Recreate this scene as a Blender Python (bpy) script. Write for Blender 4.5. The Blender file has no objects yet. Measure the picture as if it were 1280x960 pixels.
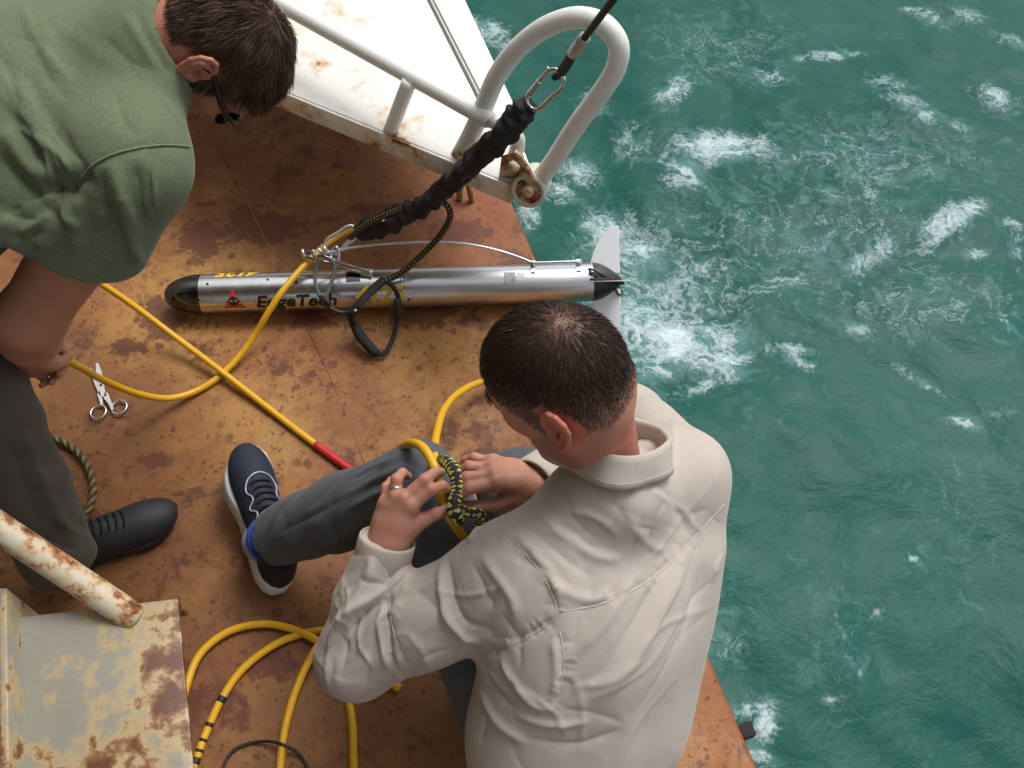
import bpy, bmesh, math, random
import numpy as np
from mathutils import Vector, Matrix, noise as mnoise
from mathutils.bvhtree import BVHTree

random.seed(7); RNG = np.random.default_rng(7)
SC = bpy.context.scene
COL = SC.collection
rad = math.radians

# ------------------------------------------------------------------ camera
TH = rad(32.0); HC = 1.95; FPX = 1220.0
cam_d = bpy.data.cameras.new('camera'); cam = bpy.data.objects.new('camera', cam_d); COL.objects.link(cam)
cam.location = (0, 0, HC); cam.rotation_euler = (TH, 0, 0)
cam_d.sensor_width = 36.0; cam_d.lens = 36.0 * FPX / 1280.0
cam_d.clip_start = 0.05; cam_d.clip_end = 20000.0
SC.camera = cam

# ------------------------------------------------------------------ sky, sun, exposure
SUN_EL, SUN_AZ = rad(58.0), rad(40.0)          # azimuth from +y towards +x
world = bpy.data.worlds.new('World'); SC.world = world; world.use_nodes = True
wn, wl = world.node_tree.nodes, world.node_tree.links
wn.clear()
sky = wn.new('ShaderNodeTexSky'); sky.sky_type = 'NISHITA'; sky.sun_disc = False
sky.sun_elevation = SUN_EL; sky.sun_rotation = SUN_AZ; sky.dust_density = 4.0; sky.ozone_density = 1.0
hs = wn.new('ShaderNodeHueSaturation'); hs.inputs['Saturation'].default_value = 0.22
bg = wn.new('ShaderNodeBackground'); bg.inputs['Strength'].default_value = 0.15
wo = wn.new('ShaderNodeOutputWorld')
wl.new(sky.outputs[0], hs.inputs['Color']); wl.new(hs.outputs[0], bg.inputs['Color']); wl.new(bg.outputs[0], wo.inputs['Surface'])
sun_d = bpy.data.lights.new('sun', 'SUN'); sun_d.energy = 1.5; sun_d.angle = rad(24); sun_d.color = (1.0, 0.985, 0.96)
sun = bpy.data.objects.new('sun', sun_d); COL.objects.link(sun)
sdir = Vector((math.sin(SUN_AZ) * math.cos(SUN_EL), math.cos(SUN_AZ) * math.cos(SUN_EL), math.sin(SUN_EL)))
sun.rotation_euler = sdir.to_track_quat('Z', 'Y').to_euler(); sun.location = (3, 4, 8)
SC.view_settings.view_transform = 'Standard'; SC.view_settings.look = 'None'
SC.view_settings.exposure = 0.32; SC.view_settings.gamma = 1.0
SC.view_settings.use_curve_mapping = False
SC.render.engine = 'CYCLES'
SC.cycles.use_adaptive_sampling = True; SC.cycles.adaptive_threshold = .03; SC.cycles.max_bounces = 6; SC.cycles.diffuse_bounces = 3; SC.cycles.glossy_bounces = 3; SC.cycles.transmission_bounces = 4

# ------------------------------------------------------------------ real-size layout measured from the photograph
CT, ST = math.cos(TH), math.sin(TH)
def ray(u, v):
    x, y = (u - 640.0) / FPX, (480.0 - v) / FPX
    return np.array([x, y * CT + ST, y * ST - CT])
def W(u, v, z=0.0):
    d = ray(u, v); t = (z - HC) / d[2]
    return np.array([0, 0, HC]) + t * d
def WP(u, v, p0, n):
    d = ray(u, v); c = np.array([0, 0, HC]); t = np.dot(np.asarray(p0) - c, n) / np.dot(d, n)
    return c + t * d
def proj(p):
    q = np.asarray(p, float) - np.array([0, 0, HC])
    zc = q[1] * ST - q[2] * CT; yc = q[1] * CT + q[2] * ST
    return (640 + FPX * q[0] / zc, 480 - FPX * yc / zc, zc)
def nrm(v):
    v = np.asarray(v, float); return v / np.linalg.norm(v)

# ------------------------------------------------------------------ material helpers
class MT:
    def __init__(s, name):
        s.m = bpy.data.materials.new(name); s.m.use_nodes = True
        s.t = s.m.node_tree; s.N = s.t.nodes; s.L = s.t.links
        s.b = s.N['Principled BSDF']; s.out = s.N['Material Output']
    def n(s, t, **kw):
        x = s.N.new(t)
        for k, v in kw.items(): setattr(x, k, v)
        return x
    def link(s, a, b): s.L.new(a, b)
    def coord(s, kind='Object'):
        return s.n('ShaderNodeTexCoord').outputs[kind]
    def mapping(s, vec, scale=(1, 1, 1), loc=(0, 0, 0), rot=(0, 0, 0)):
        m = s.n('ShaderNodeMapping'); s.link(vec, m.inputs['Vector'])
        m.inputs['Scale'].default_value = scale; m.inputs['Location'].default_value = loc; m.inputs['Rotation'].default_value = rot
        return m.outputs[0]
    def noise(s, vec, scale, detail=4, rough=.55, dist=0.0):
        n = s.n('ShaderNodeTexNoise'); s.link(vec, n.inputs['Vector'])
        n.inputs['Scale'].default_value = scale; n.inputs['Detail'].default_value = detail
        n.inputs['Roughness'].default_value = rough; n.inputs['Distortion'].default_value = dist
        return n.outputs['Fac']
    def ramp(s, fac, stops):
        r = s.n('ShaderNodeValToRGB'); s.link(fac, r.inputs['Fac']); e = r.color_ramp.elements
        while len(e) < len(stops): e.new(0.5)
        for i, (p, c) in enumerate(stops):
            e[i].position = p
            e[i].color = (c, c, c, 1) if not hasattr(c, '__len__') else (*c, 1)
        return r.outputs['Color']
    def mix(s, fac, a, b, mode='MIX'):
        m = s.n('ShaderNodeMix', data_type='RGBA', blend_type=mode)
        for inp, v in ((m.inputs[0], fac), (m.inputs[6], a), (m.inputs[7], b)):
            if hasattr(v, 'is_output'): s.link(v, inp)
            elif hasattr(v, '__len__'): inp.default_value = (*v, 1)
            else: inp.default_value = v
        return m.outputs[2]
    def math(s, op, a, b=0.0, clamp=False):
        m = s.n('ShaderNodeMath', operation=op, use_clamp=clamp)
        for inp, v in zip(m.inputs, (a, b)):
            if hasattr(v, 'is_output'): s.link(v, inp)
            else: inp.default_value = v
        return m.outputs[0]
    def attr(s, name, out='Fac'):
        a = s.n('ShaderNodeAttribute'); a.attribute_name = name; return a.outputs[out]
    def bump(s, h, strength=.3, dist=.002, prev=None):
        b = s.n('ShaderNodeBump'); s.link(h, b.inputs['Height'])
        b.inputs['Strength'].default_value = strength; b.inputs['Distance'].default_value = dist
        if prev is not None: s.link(prev, b.inputs['Normal'])
        return b.outputs[0]
    def set(s, **kw):
        names = dict(color='Base Color', rough='Roughness', metal='Metallic', normal='Normal', spec='Specular IOR Level', sheen='Sheen Weight', sss='Subsurface Weight')
        for k, v in kw.items():
            i = s.b.inputs[names.get(k, k)]
            if hasattr(v, 'is_output'): s.link(v, i)
            elif hasattr(v, '__len__') and len(v) == 3 and k == 'color': i.default_value = (*v, 1)
            else: i.default_value = v
        return s.m

def m_plain(name, col, rough=.5, metal=0.0, var=.15, scale=40, bump=.1, bd=.001, spec=.5):
    m = MT(name); c = m.coord()
    n = m.noise(c, scale, 5)
    dark = tuple(x * (1 - var) for x in col); lite = tuple(min(1, x * (1 + var)) for x in col)
    m.set(color=m.mix(n, dark, lite), rough=rough, metal=metal, spec=spec)
    m.set(normal=m.bump(m.noise(c, scale * 4, 3), bump, bd))
    return m.m

def m_deck():
    m = MT('rusted_deck_paint'); c = m.coord()
    big = m.noise(c, 2.2, 4, .6, .4); mid = m.noise(c, 9, 5, .65, .3); fine = m.noise(c, 55, 4, .62)
    mot = m.noise(m.mapping(c, loc=(5, 3, 1)), 24, 5, .7)
    base = m.mix(m.ramp(big, [(.36, 0), (.64, 1)]), (.315, .135, .030), (.395, .205, .058))
    base = m.mix(m.ramp(m.noise(m.mapping(c, loc=(9, 1, 4)), 3.4, 5, .6, .5), [(.50, 0), (.68, 1)]), base, (.25, .092, .026))
    base = m.mix(m.math('MULTIPLY', m.ramp(m.noise(m.mapping(c, loc=(-7, 2, 4)), 5.0, 5, .65), [(.56, 0), (.72, 1)]), .6), base, (.33, .225, .09))
    base = m.mix(m.math('MULTIPLY', m.ramp(mot, [(.40, 1), (.52, 0)]), .50), base, (.185, .062, .020))
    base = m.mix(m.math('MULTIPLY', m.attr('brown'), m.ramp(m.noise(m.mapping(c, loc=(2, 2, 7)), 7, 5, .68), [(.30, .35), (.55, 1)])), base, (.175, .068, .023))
    # redder bare rust towards the stern rail end (own vertex mask)
    base = m.mix(m.math('MULTIPLY', m.attr('red'), m.ramp(mid, [(.25, .5), (.6, 1)])), base, (.235, .065, .022))
    pat = m.ramp(m.noise(m.mapping(c, loc=(3, 7, 2)), 6.0, 6, .72, .25), [(.565, 0), (.625, 1)])
    base = m.mix(m.math('MULTIPLY', pat, m.ramp(fine, [(.3, .35), (.55, 1)])), base, (.105, .032, .013))
    # rust pits: round spots of many sizes, gathered in some places and absent in others
    wv = m.n('ShaderNodeTexNoise'); wv.inputs['Scale'].default_value = 90; wv.inputs['Detail'].default_value = 3; m.link(c, wv.inputs['Vector'])
    wa = m.n('ShaderNodeVectorMath', operation='MULTIPLY_ADD'); m.link(wv.outputs['Color'], wa.inputs[0]); wa.inputs[1].default_value = (.016, .016, 0); m.link(c, wa.inputs[2])
    speck = None
    for sc_, gate, loc, lo in ((38, 5.0, (1, 4, 2), .40), (95, 8.0, (6, 2, 2), .33)):
        vo = m.n('ShaderNodeTexVoronoi', feature='F1'); vo.inputs['Scale'].default_value = sc_; m.link(wa.outputs[0], vo.inputs['Vector'])
        sp_ = m.n('ShaderNodeSeparateColor'); m.link(vo.outputs['Color'], sp_.inputs[0])
        rr = m.math('SUBTRACT', m.math('MULTIPLY', m.math('POWER', sp_.outputs[0], 2.2), .62), .06)
        sp1 = m.math('MULTIPLY', m.math('SUBTRACT', rr, vo.outputs['Distance']), 7.0, True)
        sp1 = m.math('MULTIPLY', sp1, m.ramp(m.noise(m.mapping(c, loc=loc), gate, 5, .65), [(lo, 0), (lo + .18, 1)]))
        speck = sp1 if speck is None else m.math('MAXIMUM', speck, sp1)
    dust = m.math('MULTIPLY', m.ramp(m.noise(m.mapping(c, loc=(8, 8, 2)), 150, 4, .7), [(.56, 0), (.64, 1)]), m.ramp(m.noise(m.mapping(c, loc=(2, 5, 2)), 13, 4, .6), [(.36, 0), (.58, 1)]))
    speck = m.math('MAXIMUM', speck, m.math('MULTIPLY', dust, .8))
    base = m.mix(m.math('MULTIPLY', speck, .82), base, (.095, .032, .015))
    sm = m.math('ADD', m.attr('stain'), m.math('MULTIPLY', m.math('SUBTRACT', m.noise(m.mapping(c, loc=(4, 4, 9)), 30, 6, .70), .5), 2.2))
    base = m.mix(m.math('MULTIPLY', m.ramp(sm, [(.48, 0), (.62, 1)]), .80), base, (.095, .027, .013))
    base = m.mix(m.math('MULTIPLY', m.ramp(m.noise(m.mapping(c, loc=(2, 8, 6)), 210, 3), [(.70, 0), (.74, 1)]), .5), base, (.46, .33, .20))
    h = m.math('ADD', m.math('MULTIPLY', fine, .5), m.math('MULTIPLY', speck, -.6))
    m.set(color=base, rough=m.ramp(mid, [(.3, .42), (.7, .68)]), spec=.4)
    m.set(normal=m.bump(m.noise(c, 260, 3), .25, .0007, m.bump(h, .5, .0016)))
    return m.m

def m_white_paint(name, rust=.5, col=(.78, .77, .73), scale=1.0, brown=(.33, .135, .04)):
    m = MT(name); c = m.coord()
    a = m.noise(c, 3 * scale, 7, .6, .3); b = m.noise(c, 16 * scale, 8, .65); f = m.noise(c, 70 * scale, 5, .6)
    e = m.attr('edge')
    mask = m.math('ADD', m.math('MULTIPLY', b, .75), m.math('ADD', m.math('MULTIPLY', a, .25), m.math('MULTIPLY', e, .22)))
    t0 = .86 - .36 * rust
    base = m.mix(m.ramp(f, [(.3, 0), (.8, 1)]), tuple(x * .93 for x in col), col)
    base = m.mix(m.math('MULTIPLY', m.ramp(mask, [(t0 - .09, 0), (t0, .7)]), .8), base, (.55, .36, .13))
    base = m.mix(m.ramp(mask, [(t0, 0), (t0 + .05, 1)]), base, brown)
    base = m.mix(m.ramp(m.math('ADD', mask, m.math('MULTIPLY', f, .12)), [(t0 + .12, 0), (t0 + .17, 1)]), base, (.11, .04, .02))
    m.set(color=base, rough=m.ramp(b, [(.3, .35), (.75, .6)]), normal=m.bump(m.math('ADD', f, m.ramp(mask, [(t0, 0), (t0 + .04, -1)])), .35, .001))
    return m.m

# ------------------------------------------------------------------ object helpers
def link(o, parent=None):
    COL.objects.link(o)
    if parent is not None: o.parent = parent
    return o
def mk(name, V, F, mat, parent=None, smooth=True, uv=None, loc=None):
    me = bpy.data.meshes.new(name)
    V = np.asarray(V, float)
    if isinstance(F, np.ndarray) and len(F) > 500:
        me.vertices.add(len(V)); me.vertices.foreach_set('co', V.astype(np.float32).ravel())
        me.loops.add(F.size); me.loops.foreach_set('vertex_index', F.astype(np.int32).ravel())
        me.polygons.add(len(F)); me.polygons.foreach_set('loop_start', np.arange(0, F.size, F.shape[1], dtype=np.int32)); me.update(calc_edges=True)
    else: me.from_pydata(V.tolist(), [], F if isinstance(F, list) else F.tolist()); me.update()
    if smooth: me.polygons.foreach_set('use_smooth', [True] * len(me.polygons))
    if uv is not None:
        l = me.uv_layers.new(name='UVMap'); vi = np.empty(len(me.loops), int); me.loops.foreach_get('vertex_index', vi)
        l.data.foreach_set('uv', np.asarray(uv, float)[vi].ravel())
    if mat: me.materials.append(mat)
    o = bpy.data.objects.new(name, me)
    return link(o, parent)
def tag(o, label=None, cat=None, group=None, kind=None):
    if label: o['label'] = label
    if cat: o['category'] = cat
    if group: o['group'] = group
    if kind: o['kind'] = kind
    return o
def empty(name, label, cat, group=None, loc=(0, 0, 0)):
    o = bpy.data.objects.new(name, None); link(o); o.empty_display_size = .05
    return tag(o, label, cat, group)
def vattr(o, name, vals):
    a = o.data.attributes.new(name, 'FLOAT', 'POINT'); a.data.foreach_set('value', np.asarray(vals, np.float32))

def catmull(P, n=10, closed=False):
    P = [np.asarray(p, float) for p in P]; out = []
    m = len(P)
    if m == 2 and not closed: return np.array([P[0] + (P[1] - P[0]) * t for t in np.linspace(0, 1, n + 1)])
    rng = range(m) if closed else range(m - 1)
    for i in rng:
        if closed: p0, p1, p2, p3 = P[i - 1], P[i], P[(i + 1) % m], P[(i + 2) % m]
        else:
            p1, p2 = P[i], P[i + 1]
            p0 = P[i - 1] if i > 0 else 2 * p1 - p2
            p3 = P[i + 2] if i + 2 < m else 2 * p2 - p1
        d1 = max(np.linalg.norm(p1 - p0), 1e-6) ** .5; d2 = max(np.linalg.norm(p2 - p1), 1e-6) ** .5; d3 = max(np.linalg.norm(p3 - p2), 1e-6) ** .5
        for j in range(n):
            t = d2 * j / n
            A1 = p0 + (p1 - p0) * (t + d1) / d1; A2 = p1 + (p2 - p1) * t / d2; A3 = p2 + (p3 - p2) * (t - d2) / d3
            B1 = A1 + (A2 - A1) * (t + d1) / (d1 + d2); B2 = A2 + (A3 - A2) * t / (d2 + d3)
            out.append(B1 + (B2 - B1) * t / d2)
    if not closed: out.append(P[-1])
    return np.array(out)

def sweep(path, r, sides=12, closed=False, caps=True, flat=1.0, up=None, prof=None):
    """tube along path; r number or per-point array (prof(i, angle) -> multiplier)."""
    P = np.asarray(path, float); n = len(P)
    R = np.full(n, r, float) if np.isscalar(r) else np.asarray(r, float)
    T = np.roll(P, -1, 0) - np.roll(P, 1, 0)
    if not closed: T[0] = P[1] - P[0]; T[-1] = P[-1] - P[-2]
    T /= np.maximum(np.linalg.norm(T, axis=1), 1e-9)[:, None]
    u = np.array(up if up is not None else (0, 0, 1.0), float)
    if abs(np.dot(u, T[0])) > .9: u = np.array([1.0, 0, 0])
    V = []; UV = []; L = 0.0
    for i in range(n):
        if i: L += np.linalg.norm(P[i] - P[i - 1])
        u = (np.array(up, float) if up is not None else u); u = u - T[i] * np.dot(u, T[i]); u /= max(np.linalg.norm(u), 1e-9)
        b = np.cross(T[i], u)
        for k in range(sides):
            a = 2 * math.pi * k / sides; mlt = prof(i, a) if prof else 1.0
            V.append(P[i] + R[i] * mlt * (math.cos(a) * b + math.sin(a) * flat * u)); UV.append((k / sides, L))
    F = []
    for i in range(n if closed else n - 1):
        j = (i + 1) % n
        for k in range(sides):
            k2 = (k + 1) % sides
            F.append((i * sides + k, i * sides + k2, j * sides + k2, j * sides + k))
    if caps and not closed:
        F.append(tuple(range(sides))[::-1]); F.append(tuple((n - 1) * sides + k for k in range(sides)))
    return V, F, UV
def tube(name, pts, r, mat, parent=None, n=10, sides=12, closed=False, straight=False, **kw):
    path = np.asarray(pts, float) if straight else catmull(pts, n, closed)
    if not np.isscalar(r):
        r = np.interp(np.linspace(0, 1, len(path)), np.linspace(0, 1, len(r)), r)
    V, F, UV = sweep(path, r, sides, closed, **kw)
    return mk(name, V, F, mat, parent, uv=UV)

class MB:
    """collects simple solids into one mesh"""
    def __init__(s): s.V = []; s.F = []
    def add(s, V, F):
        o = len(s.V); s.V += [tuple(v) for v in V]; s.F += [tuple(o + i for i in f) for f in F]; return s
    def tube(s, pts, r, sides=10, **kw):
        V, F, _ = sweep(np.asarray(pts, float), r, sides, **kw); return s.add(V, F)
    def prism(s, poly, z0, z1):
        n = len(poly); V = [(p[0], p[1], z0) for p in poly] + [(p[0], p[1], z1) for p in poly]
        F = [tuple(range(n))[::-1], tuple(range(n, 2 * n))] + [(i, (i + 1) % n, n + (i + 1) % n, n + i) for i in range(n)]
        return s.add(V, F)
    def slab(s, poly3, nvec):
        n = len(poly3); p = np.asarray(poly3, float); q = p + np.asarray(nvec, float)
        F = [tuple(range(n))[::-1], tuple(range(n, 2 * n))] + [(i, (i + 1) % n, n + (i + 1) % n, n + i) for i in range(n)]
        return s.add(list(p) + list(q), F)
    def box(s, c, ax, ay, az):
        c, ax, ay, az = (np.asarray(v, float) for v in (c, ax, ay, az))
        V = [c + i * ax + j * ay + k * az for i in (-1, 1) for j in (-1, 1) for k in (-1, 1)]
        return s.add(V, [(0, 1, 3, 2), (4, 6, 7, 5), (0, 4, 5, 1), (2, 3, 7, 6), (0, 2, 6, 4), (1, 5, 7, 3)])
    def build(s, name, mat, parent=None, smooth=False, bevel=0.0, seg=2):
        o = mk(name, s.V, s.F, mat, parent, smooth)
        bm = bmesh.new(); bm.from_mesh(o.data); bmesh.ops.recalc_face_normals(bm, faces=bm.faces)
        if bevel:
            ed = [e for e in bm.edges if len(e.link_faces) == 2 and e.calc_face_angle(0) > .5]
            bmesh.ops.bevel(bm, geom=ed, offset=bevel, segments=seg, affect='EDGES', profile=.5)
        bm.to_mesh(o.data); bm.free()
        if bevel or smooth:
            o.data.polygons.foreach_set('use_smooth', [True] * len(o.data.polygons))
            try: o.data.set_sharp_from_angle(angle=rad(40))
            except Exception: pass
        return o

def text_mesh(body, size, extrude=0.0, shear=0.0, bold=0.0):
    cu = bpy.data.curves.new('t', 'FONT'); cu.body = body; cu.size = size; cu.shear = shear; cu.offset = bold
    cu.align_x = 'CENTER'; cu.align_y = 'CENTER'; cu.resolution_u = 4
    o = bpy.data.objects.new('t', cu); COL.objects.link(o)
    bpy.context.view_layer.update()
    me = bpy.data.meshes.new_from_object(o.evaluated_get(bpy.context.evaluated_depsgraph_get()))
    bpy.data.objects.remove(o)
    bm = bmesh.new(); bm.from_mesh(me); bmesh.ops.triangulate(bm, faces=bm.faces)
    bmesh.ops.subdivide_edges(bm, edges=[e for e in bm.edges if e.calc_length() > size * .12], cuts=2, use_grid_fill=True)
    bmesh.ops.triangulate(bm, faces=bm.faces)
    V = np.array([v.co[:] for v in bm.verts]); bm.verts.index_update(); F = [tuple(v.index for v in f.verts) for f in bm.faces]
    bm.free(); bpy.data.meshes.remove(me)
    return V, F
# =================================================================== SETTING
M_DECK = m_deck()
M_WHITE = m_white_paint('white_ship_paint', .42)
M_PIPE = m_white_paint('white_pipe_paint', .36, scale=1.6)
M_STEP = m_white_paint('weathered_grey_step_paint', .85, col=(.265, .255, .210), scale=1.35, brown=(.20, .088, .035))
M_RAILRUST = m_white_paint('rust_pitted_cream_paint', .86, col=(.56, .52, .43), scale=1.9)

EA, EB = W(655, 300, 0), W(940, 960, 0)               # the deck's seaward edge
e1 = nrm(EA - EB); e2 = nrm(np.array([-e1[1], e1[0], 0.0]))    # along the edge / inboard
if e2[0] > 0: e2 = -e2

def build_deck():
    a = np.concatenate([np.arange(-2.5, 3.2, .02), np.arange(3.2, 5, .2)]); b = np.concatenate([np.arange(0, 2.4, .02), np.arange(2.4, 6.1, .2)])
    A, B = np.meshgrid(a, b, indexing='ij')
    P = EB[None, None] + A[..., None] * e1 + B[..., None] * e2
    zz = np.array([mnoise.noise(Vector((p[0] * 3, p[1] * 3, 0))) for p in P.reshape(-1, 3)]).reshape(A.shape) * .0022
    P[..., 2] = zz * np.clip(B / .1, 0, 1)
    na, nb = A.shape
    V = P.reshape(-1, 3); idx = np.arange(na * nb).reshape(na, nb)
    F = np.stack([idx[:-1, :-1], idx[1:, :-1], idx[1:, 1:], idx[:-1, 1:]], -1).reshape(-1, 4)[:, ::-1]
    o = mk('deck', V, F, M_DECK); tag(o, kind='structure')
    px = np.array([proj(p)[:2] for p in V])
    d = np.hypot((px[:, 0] - 640) / 130, (px[:, 1] - 250) / 150)
    d2 = np.hypot((px[:, 0] - 940) / 130, (px[:, 1] - 960) / 260); d3 = np.clip(B.reshape(-1) / .16, 0, 1)
    vattr(o, 'red', np.maximum(np.maximum(np.clip(1.25 - d, 0, 1), np.clip(1.1 - d2, 0, 1) * .75), (1 - d3) * .7))
    st = np.zeros(len(V))
    for (u, v, ru, rv) in [(330, 285, 40, 20), (305, 275, 16, 18), (250, 300, 26, 22), (205, 395, 30, 24), (195, 575, 22, 9), (480, 265, 40, 10), (520, 400, 30, 10),
                           (390, 400, 26, 12), (650, 345, 30, 30), (540, 390, 36, 10), (210, 880, 40, 60), (120, 660, 40, 20), (160, 435, 22, 10), (340, 830, 30, 18), (570, 290, 40, 14)]:
        q = ((px[:, 0] - u) / ru) ** 2 + ((px[:, 1] - v) / rv) ** 2
        nn = np.array([mnoise.fractal(Vector((p[0] * 40, p[1] * 40, 3.3)), 1.0, 2.0, 4) if qq < 5 else 0 for p, qq in zip(V, q)])
        st = np.maximum(st, np.clip(np.exp(-q * .6) * 1.1 + nn * .12, 0, 1))
    vattr(o, 'stain', st)
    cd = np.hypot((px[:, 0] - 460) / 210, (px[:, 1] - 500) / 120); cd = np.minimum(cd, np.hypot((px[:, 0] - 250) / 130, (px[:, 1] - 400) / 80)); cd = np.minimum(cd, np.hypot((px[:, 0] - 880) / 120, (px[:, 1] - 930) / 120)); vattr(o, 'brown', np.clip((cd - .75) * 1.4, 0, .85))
    # turned-down edge and hull side below it
    prof = [(0, 0), (-.006, -.002), (-.010, -.008), (-.011, -.09), (-.004, -.10), (0.02, -.10), (.02, -4.0)]
    V = []; ts = [-2.5, -1, 0, 1, 2, 3, 5]
    for t in ts:
        for (q, z) in prof: V.append(EB + e1 * t + e2 * q + np.array([0, 0, z]))
    n = len(prof); F = [(i * n + k, (i + 1) * n + k, (i + 1) * n + k + 1, i * n + k + 1) for i in range(len(ts) - 1) for k in range(n - 1)]
    h = mk('hull_side', V, F, M_DECK); tag(h, kind='structure'); vattr(h, 'red', [1.0] * len(V)); vattr(h, 'stain', [0.0] * len(V)); vattr(h, 'brown', [.5] * len(V))
    # weld seams between the deck plates
    for pts in ([(236, 120), (290, 215), (352, 345), (412, 470), (480, 640)],):
        path = catmull([W(u, v, .001) for u, v in pts], 14)
        path[:, 2] = [.0004 + .0007 * mnoise.noise(Vector((i * .9, 0, 0))) for i in range(len(path))]
        path[:, 0] += [.0016 * mnoise.noise(Vector((i * .7, 3, 0))) for i in range(len(path))]
        s = tube('weld_seam', path, [.0022 + .0014 * mnoise.noise(Vector((i * .6, 9, 0))) for i in range(60)], M_DECK, o, straight=True, sides=6, flat=.25)
        vattr(s, 'brown', [.6] * len(s.data.vertices)); vattr(s, 'red', [.6] * len(s.data.vertices)); vattr(s, 'stain', [.25 + 1.1 * max(-.2, mnoise.noise(Vector((v.co[0] * 22, v.co[1] * 22, 5)))) for v in s.data.vertices])
    return o
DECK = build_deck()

ZSEA = -1.35
def m_water():
    m = MT('sea_water'); c = m.coord(); f0 = m.attr('foam')
    l1 = m.noise(c, 3.2, 5, .6, .8); l3 = m.noise(c, 55, 5, .7, .4)
    dn = m.n('ShaderNodeTexNoise'); dn.inputs['Scale'].default_value = 3.2; dn.inputs['Detail'].default_value = 4; dn.inputs['Roughness'].default_value = .6
    m.link(c, dn.inputs['Vector'])
    dd = m.n('ShaderNodeVectorMath', operation='MULTIPLY_ADD'); m.link(dn.outputs['Color'], dd.inputs[0]); dd.inputs[1].default_value = (.42, .42, .0); m.link(c, dd.inputs[2])
    w = dd.outputs[0]
    ridge = lambda n: m.math('SUBTRACT', 1.0, m.math('ABSOLUTE', m.math('SUBTRACT', m.math('MULTIPLY', n, 2.0), 1.0)))
    l2 = m.noise(w, 16, 6, .65, .3)
    ra = ridge(m.noise(w, 5.0, 5, .62)); rb = ridge(m.noise(w, 15, 6, .66))
    # white water: filaments that close up to a sheet where the mask is strong
    k = m.math('ADD', m.math('MULTIPLY', ra, .42), m.math('ADD', m.math('MULTIPLY', rb, .40), m.math('MULTIPLY', l3, .26)))
    thr = m.math('SUBTRACT', m.math('ADD', k, m.math('MULTIPLY', f0, .27)), .995)
    dense = m.math('MULTIPLY', m.math('MULTIPLY', thr, 5.5, True), m.ramp(m.math('ADD', f0, m.math('MULTIPLY', l1, .3)), [(.28, 0), (.60, 1)]))
    veil = m.math('MULTIPLY', m.math('MULTIPLY', m.math('SUBTRACT', m.math('ADD', m.math('MULTIPLY', l2, .9), m.math('MULTIPLY', f0, .55)), .62), 1.9, True), m.ramp(l3, [(.3, .55), (.7, 1)]))
    deep = m.mix(m.ramp(m.noise(c, 1.1, 4), [(.3, 0), (.7, 1)]), (.011, .074, .057), (.019, .092, .073))
    deep = m.mix(m.math('MULTIPLY', m.ramp(l2, [(.45, 0), (.75, 1)]), .45), deep, (.034, .118, .098))
    aer = m.mix(m.math('MULTIPLY', veil, .75), deep, (.20, .38, .36))
    col = m.mix(m.math('MULTIPLY', dense, .92), aer, (.54, .63, .65))
    m.set(color=col, rough=m.math('ADD', m.math('MULTIPLY', dense, .4), .30), spec=.12)
    m.b.inputs['IOR'].default_value = 1.33
    hh = m.noise(m.mapping(c, rot=(0, 0, .5), scale=(1, 1.3, 1)), 5, 6, .62, .6)
    n1 = m.bump(hh, .26, .05)
    n2 = m.bump(m.noise(c, 22, 4, .6, .3), .13, .012, n1)
    m.set(normal=m.bump(m.math('ADD', dense, m.math('MULTIPLY', l3, dense)), .5, .005, n2))
    return m.m

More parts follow.
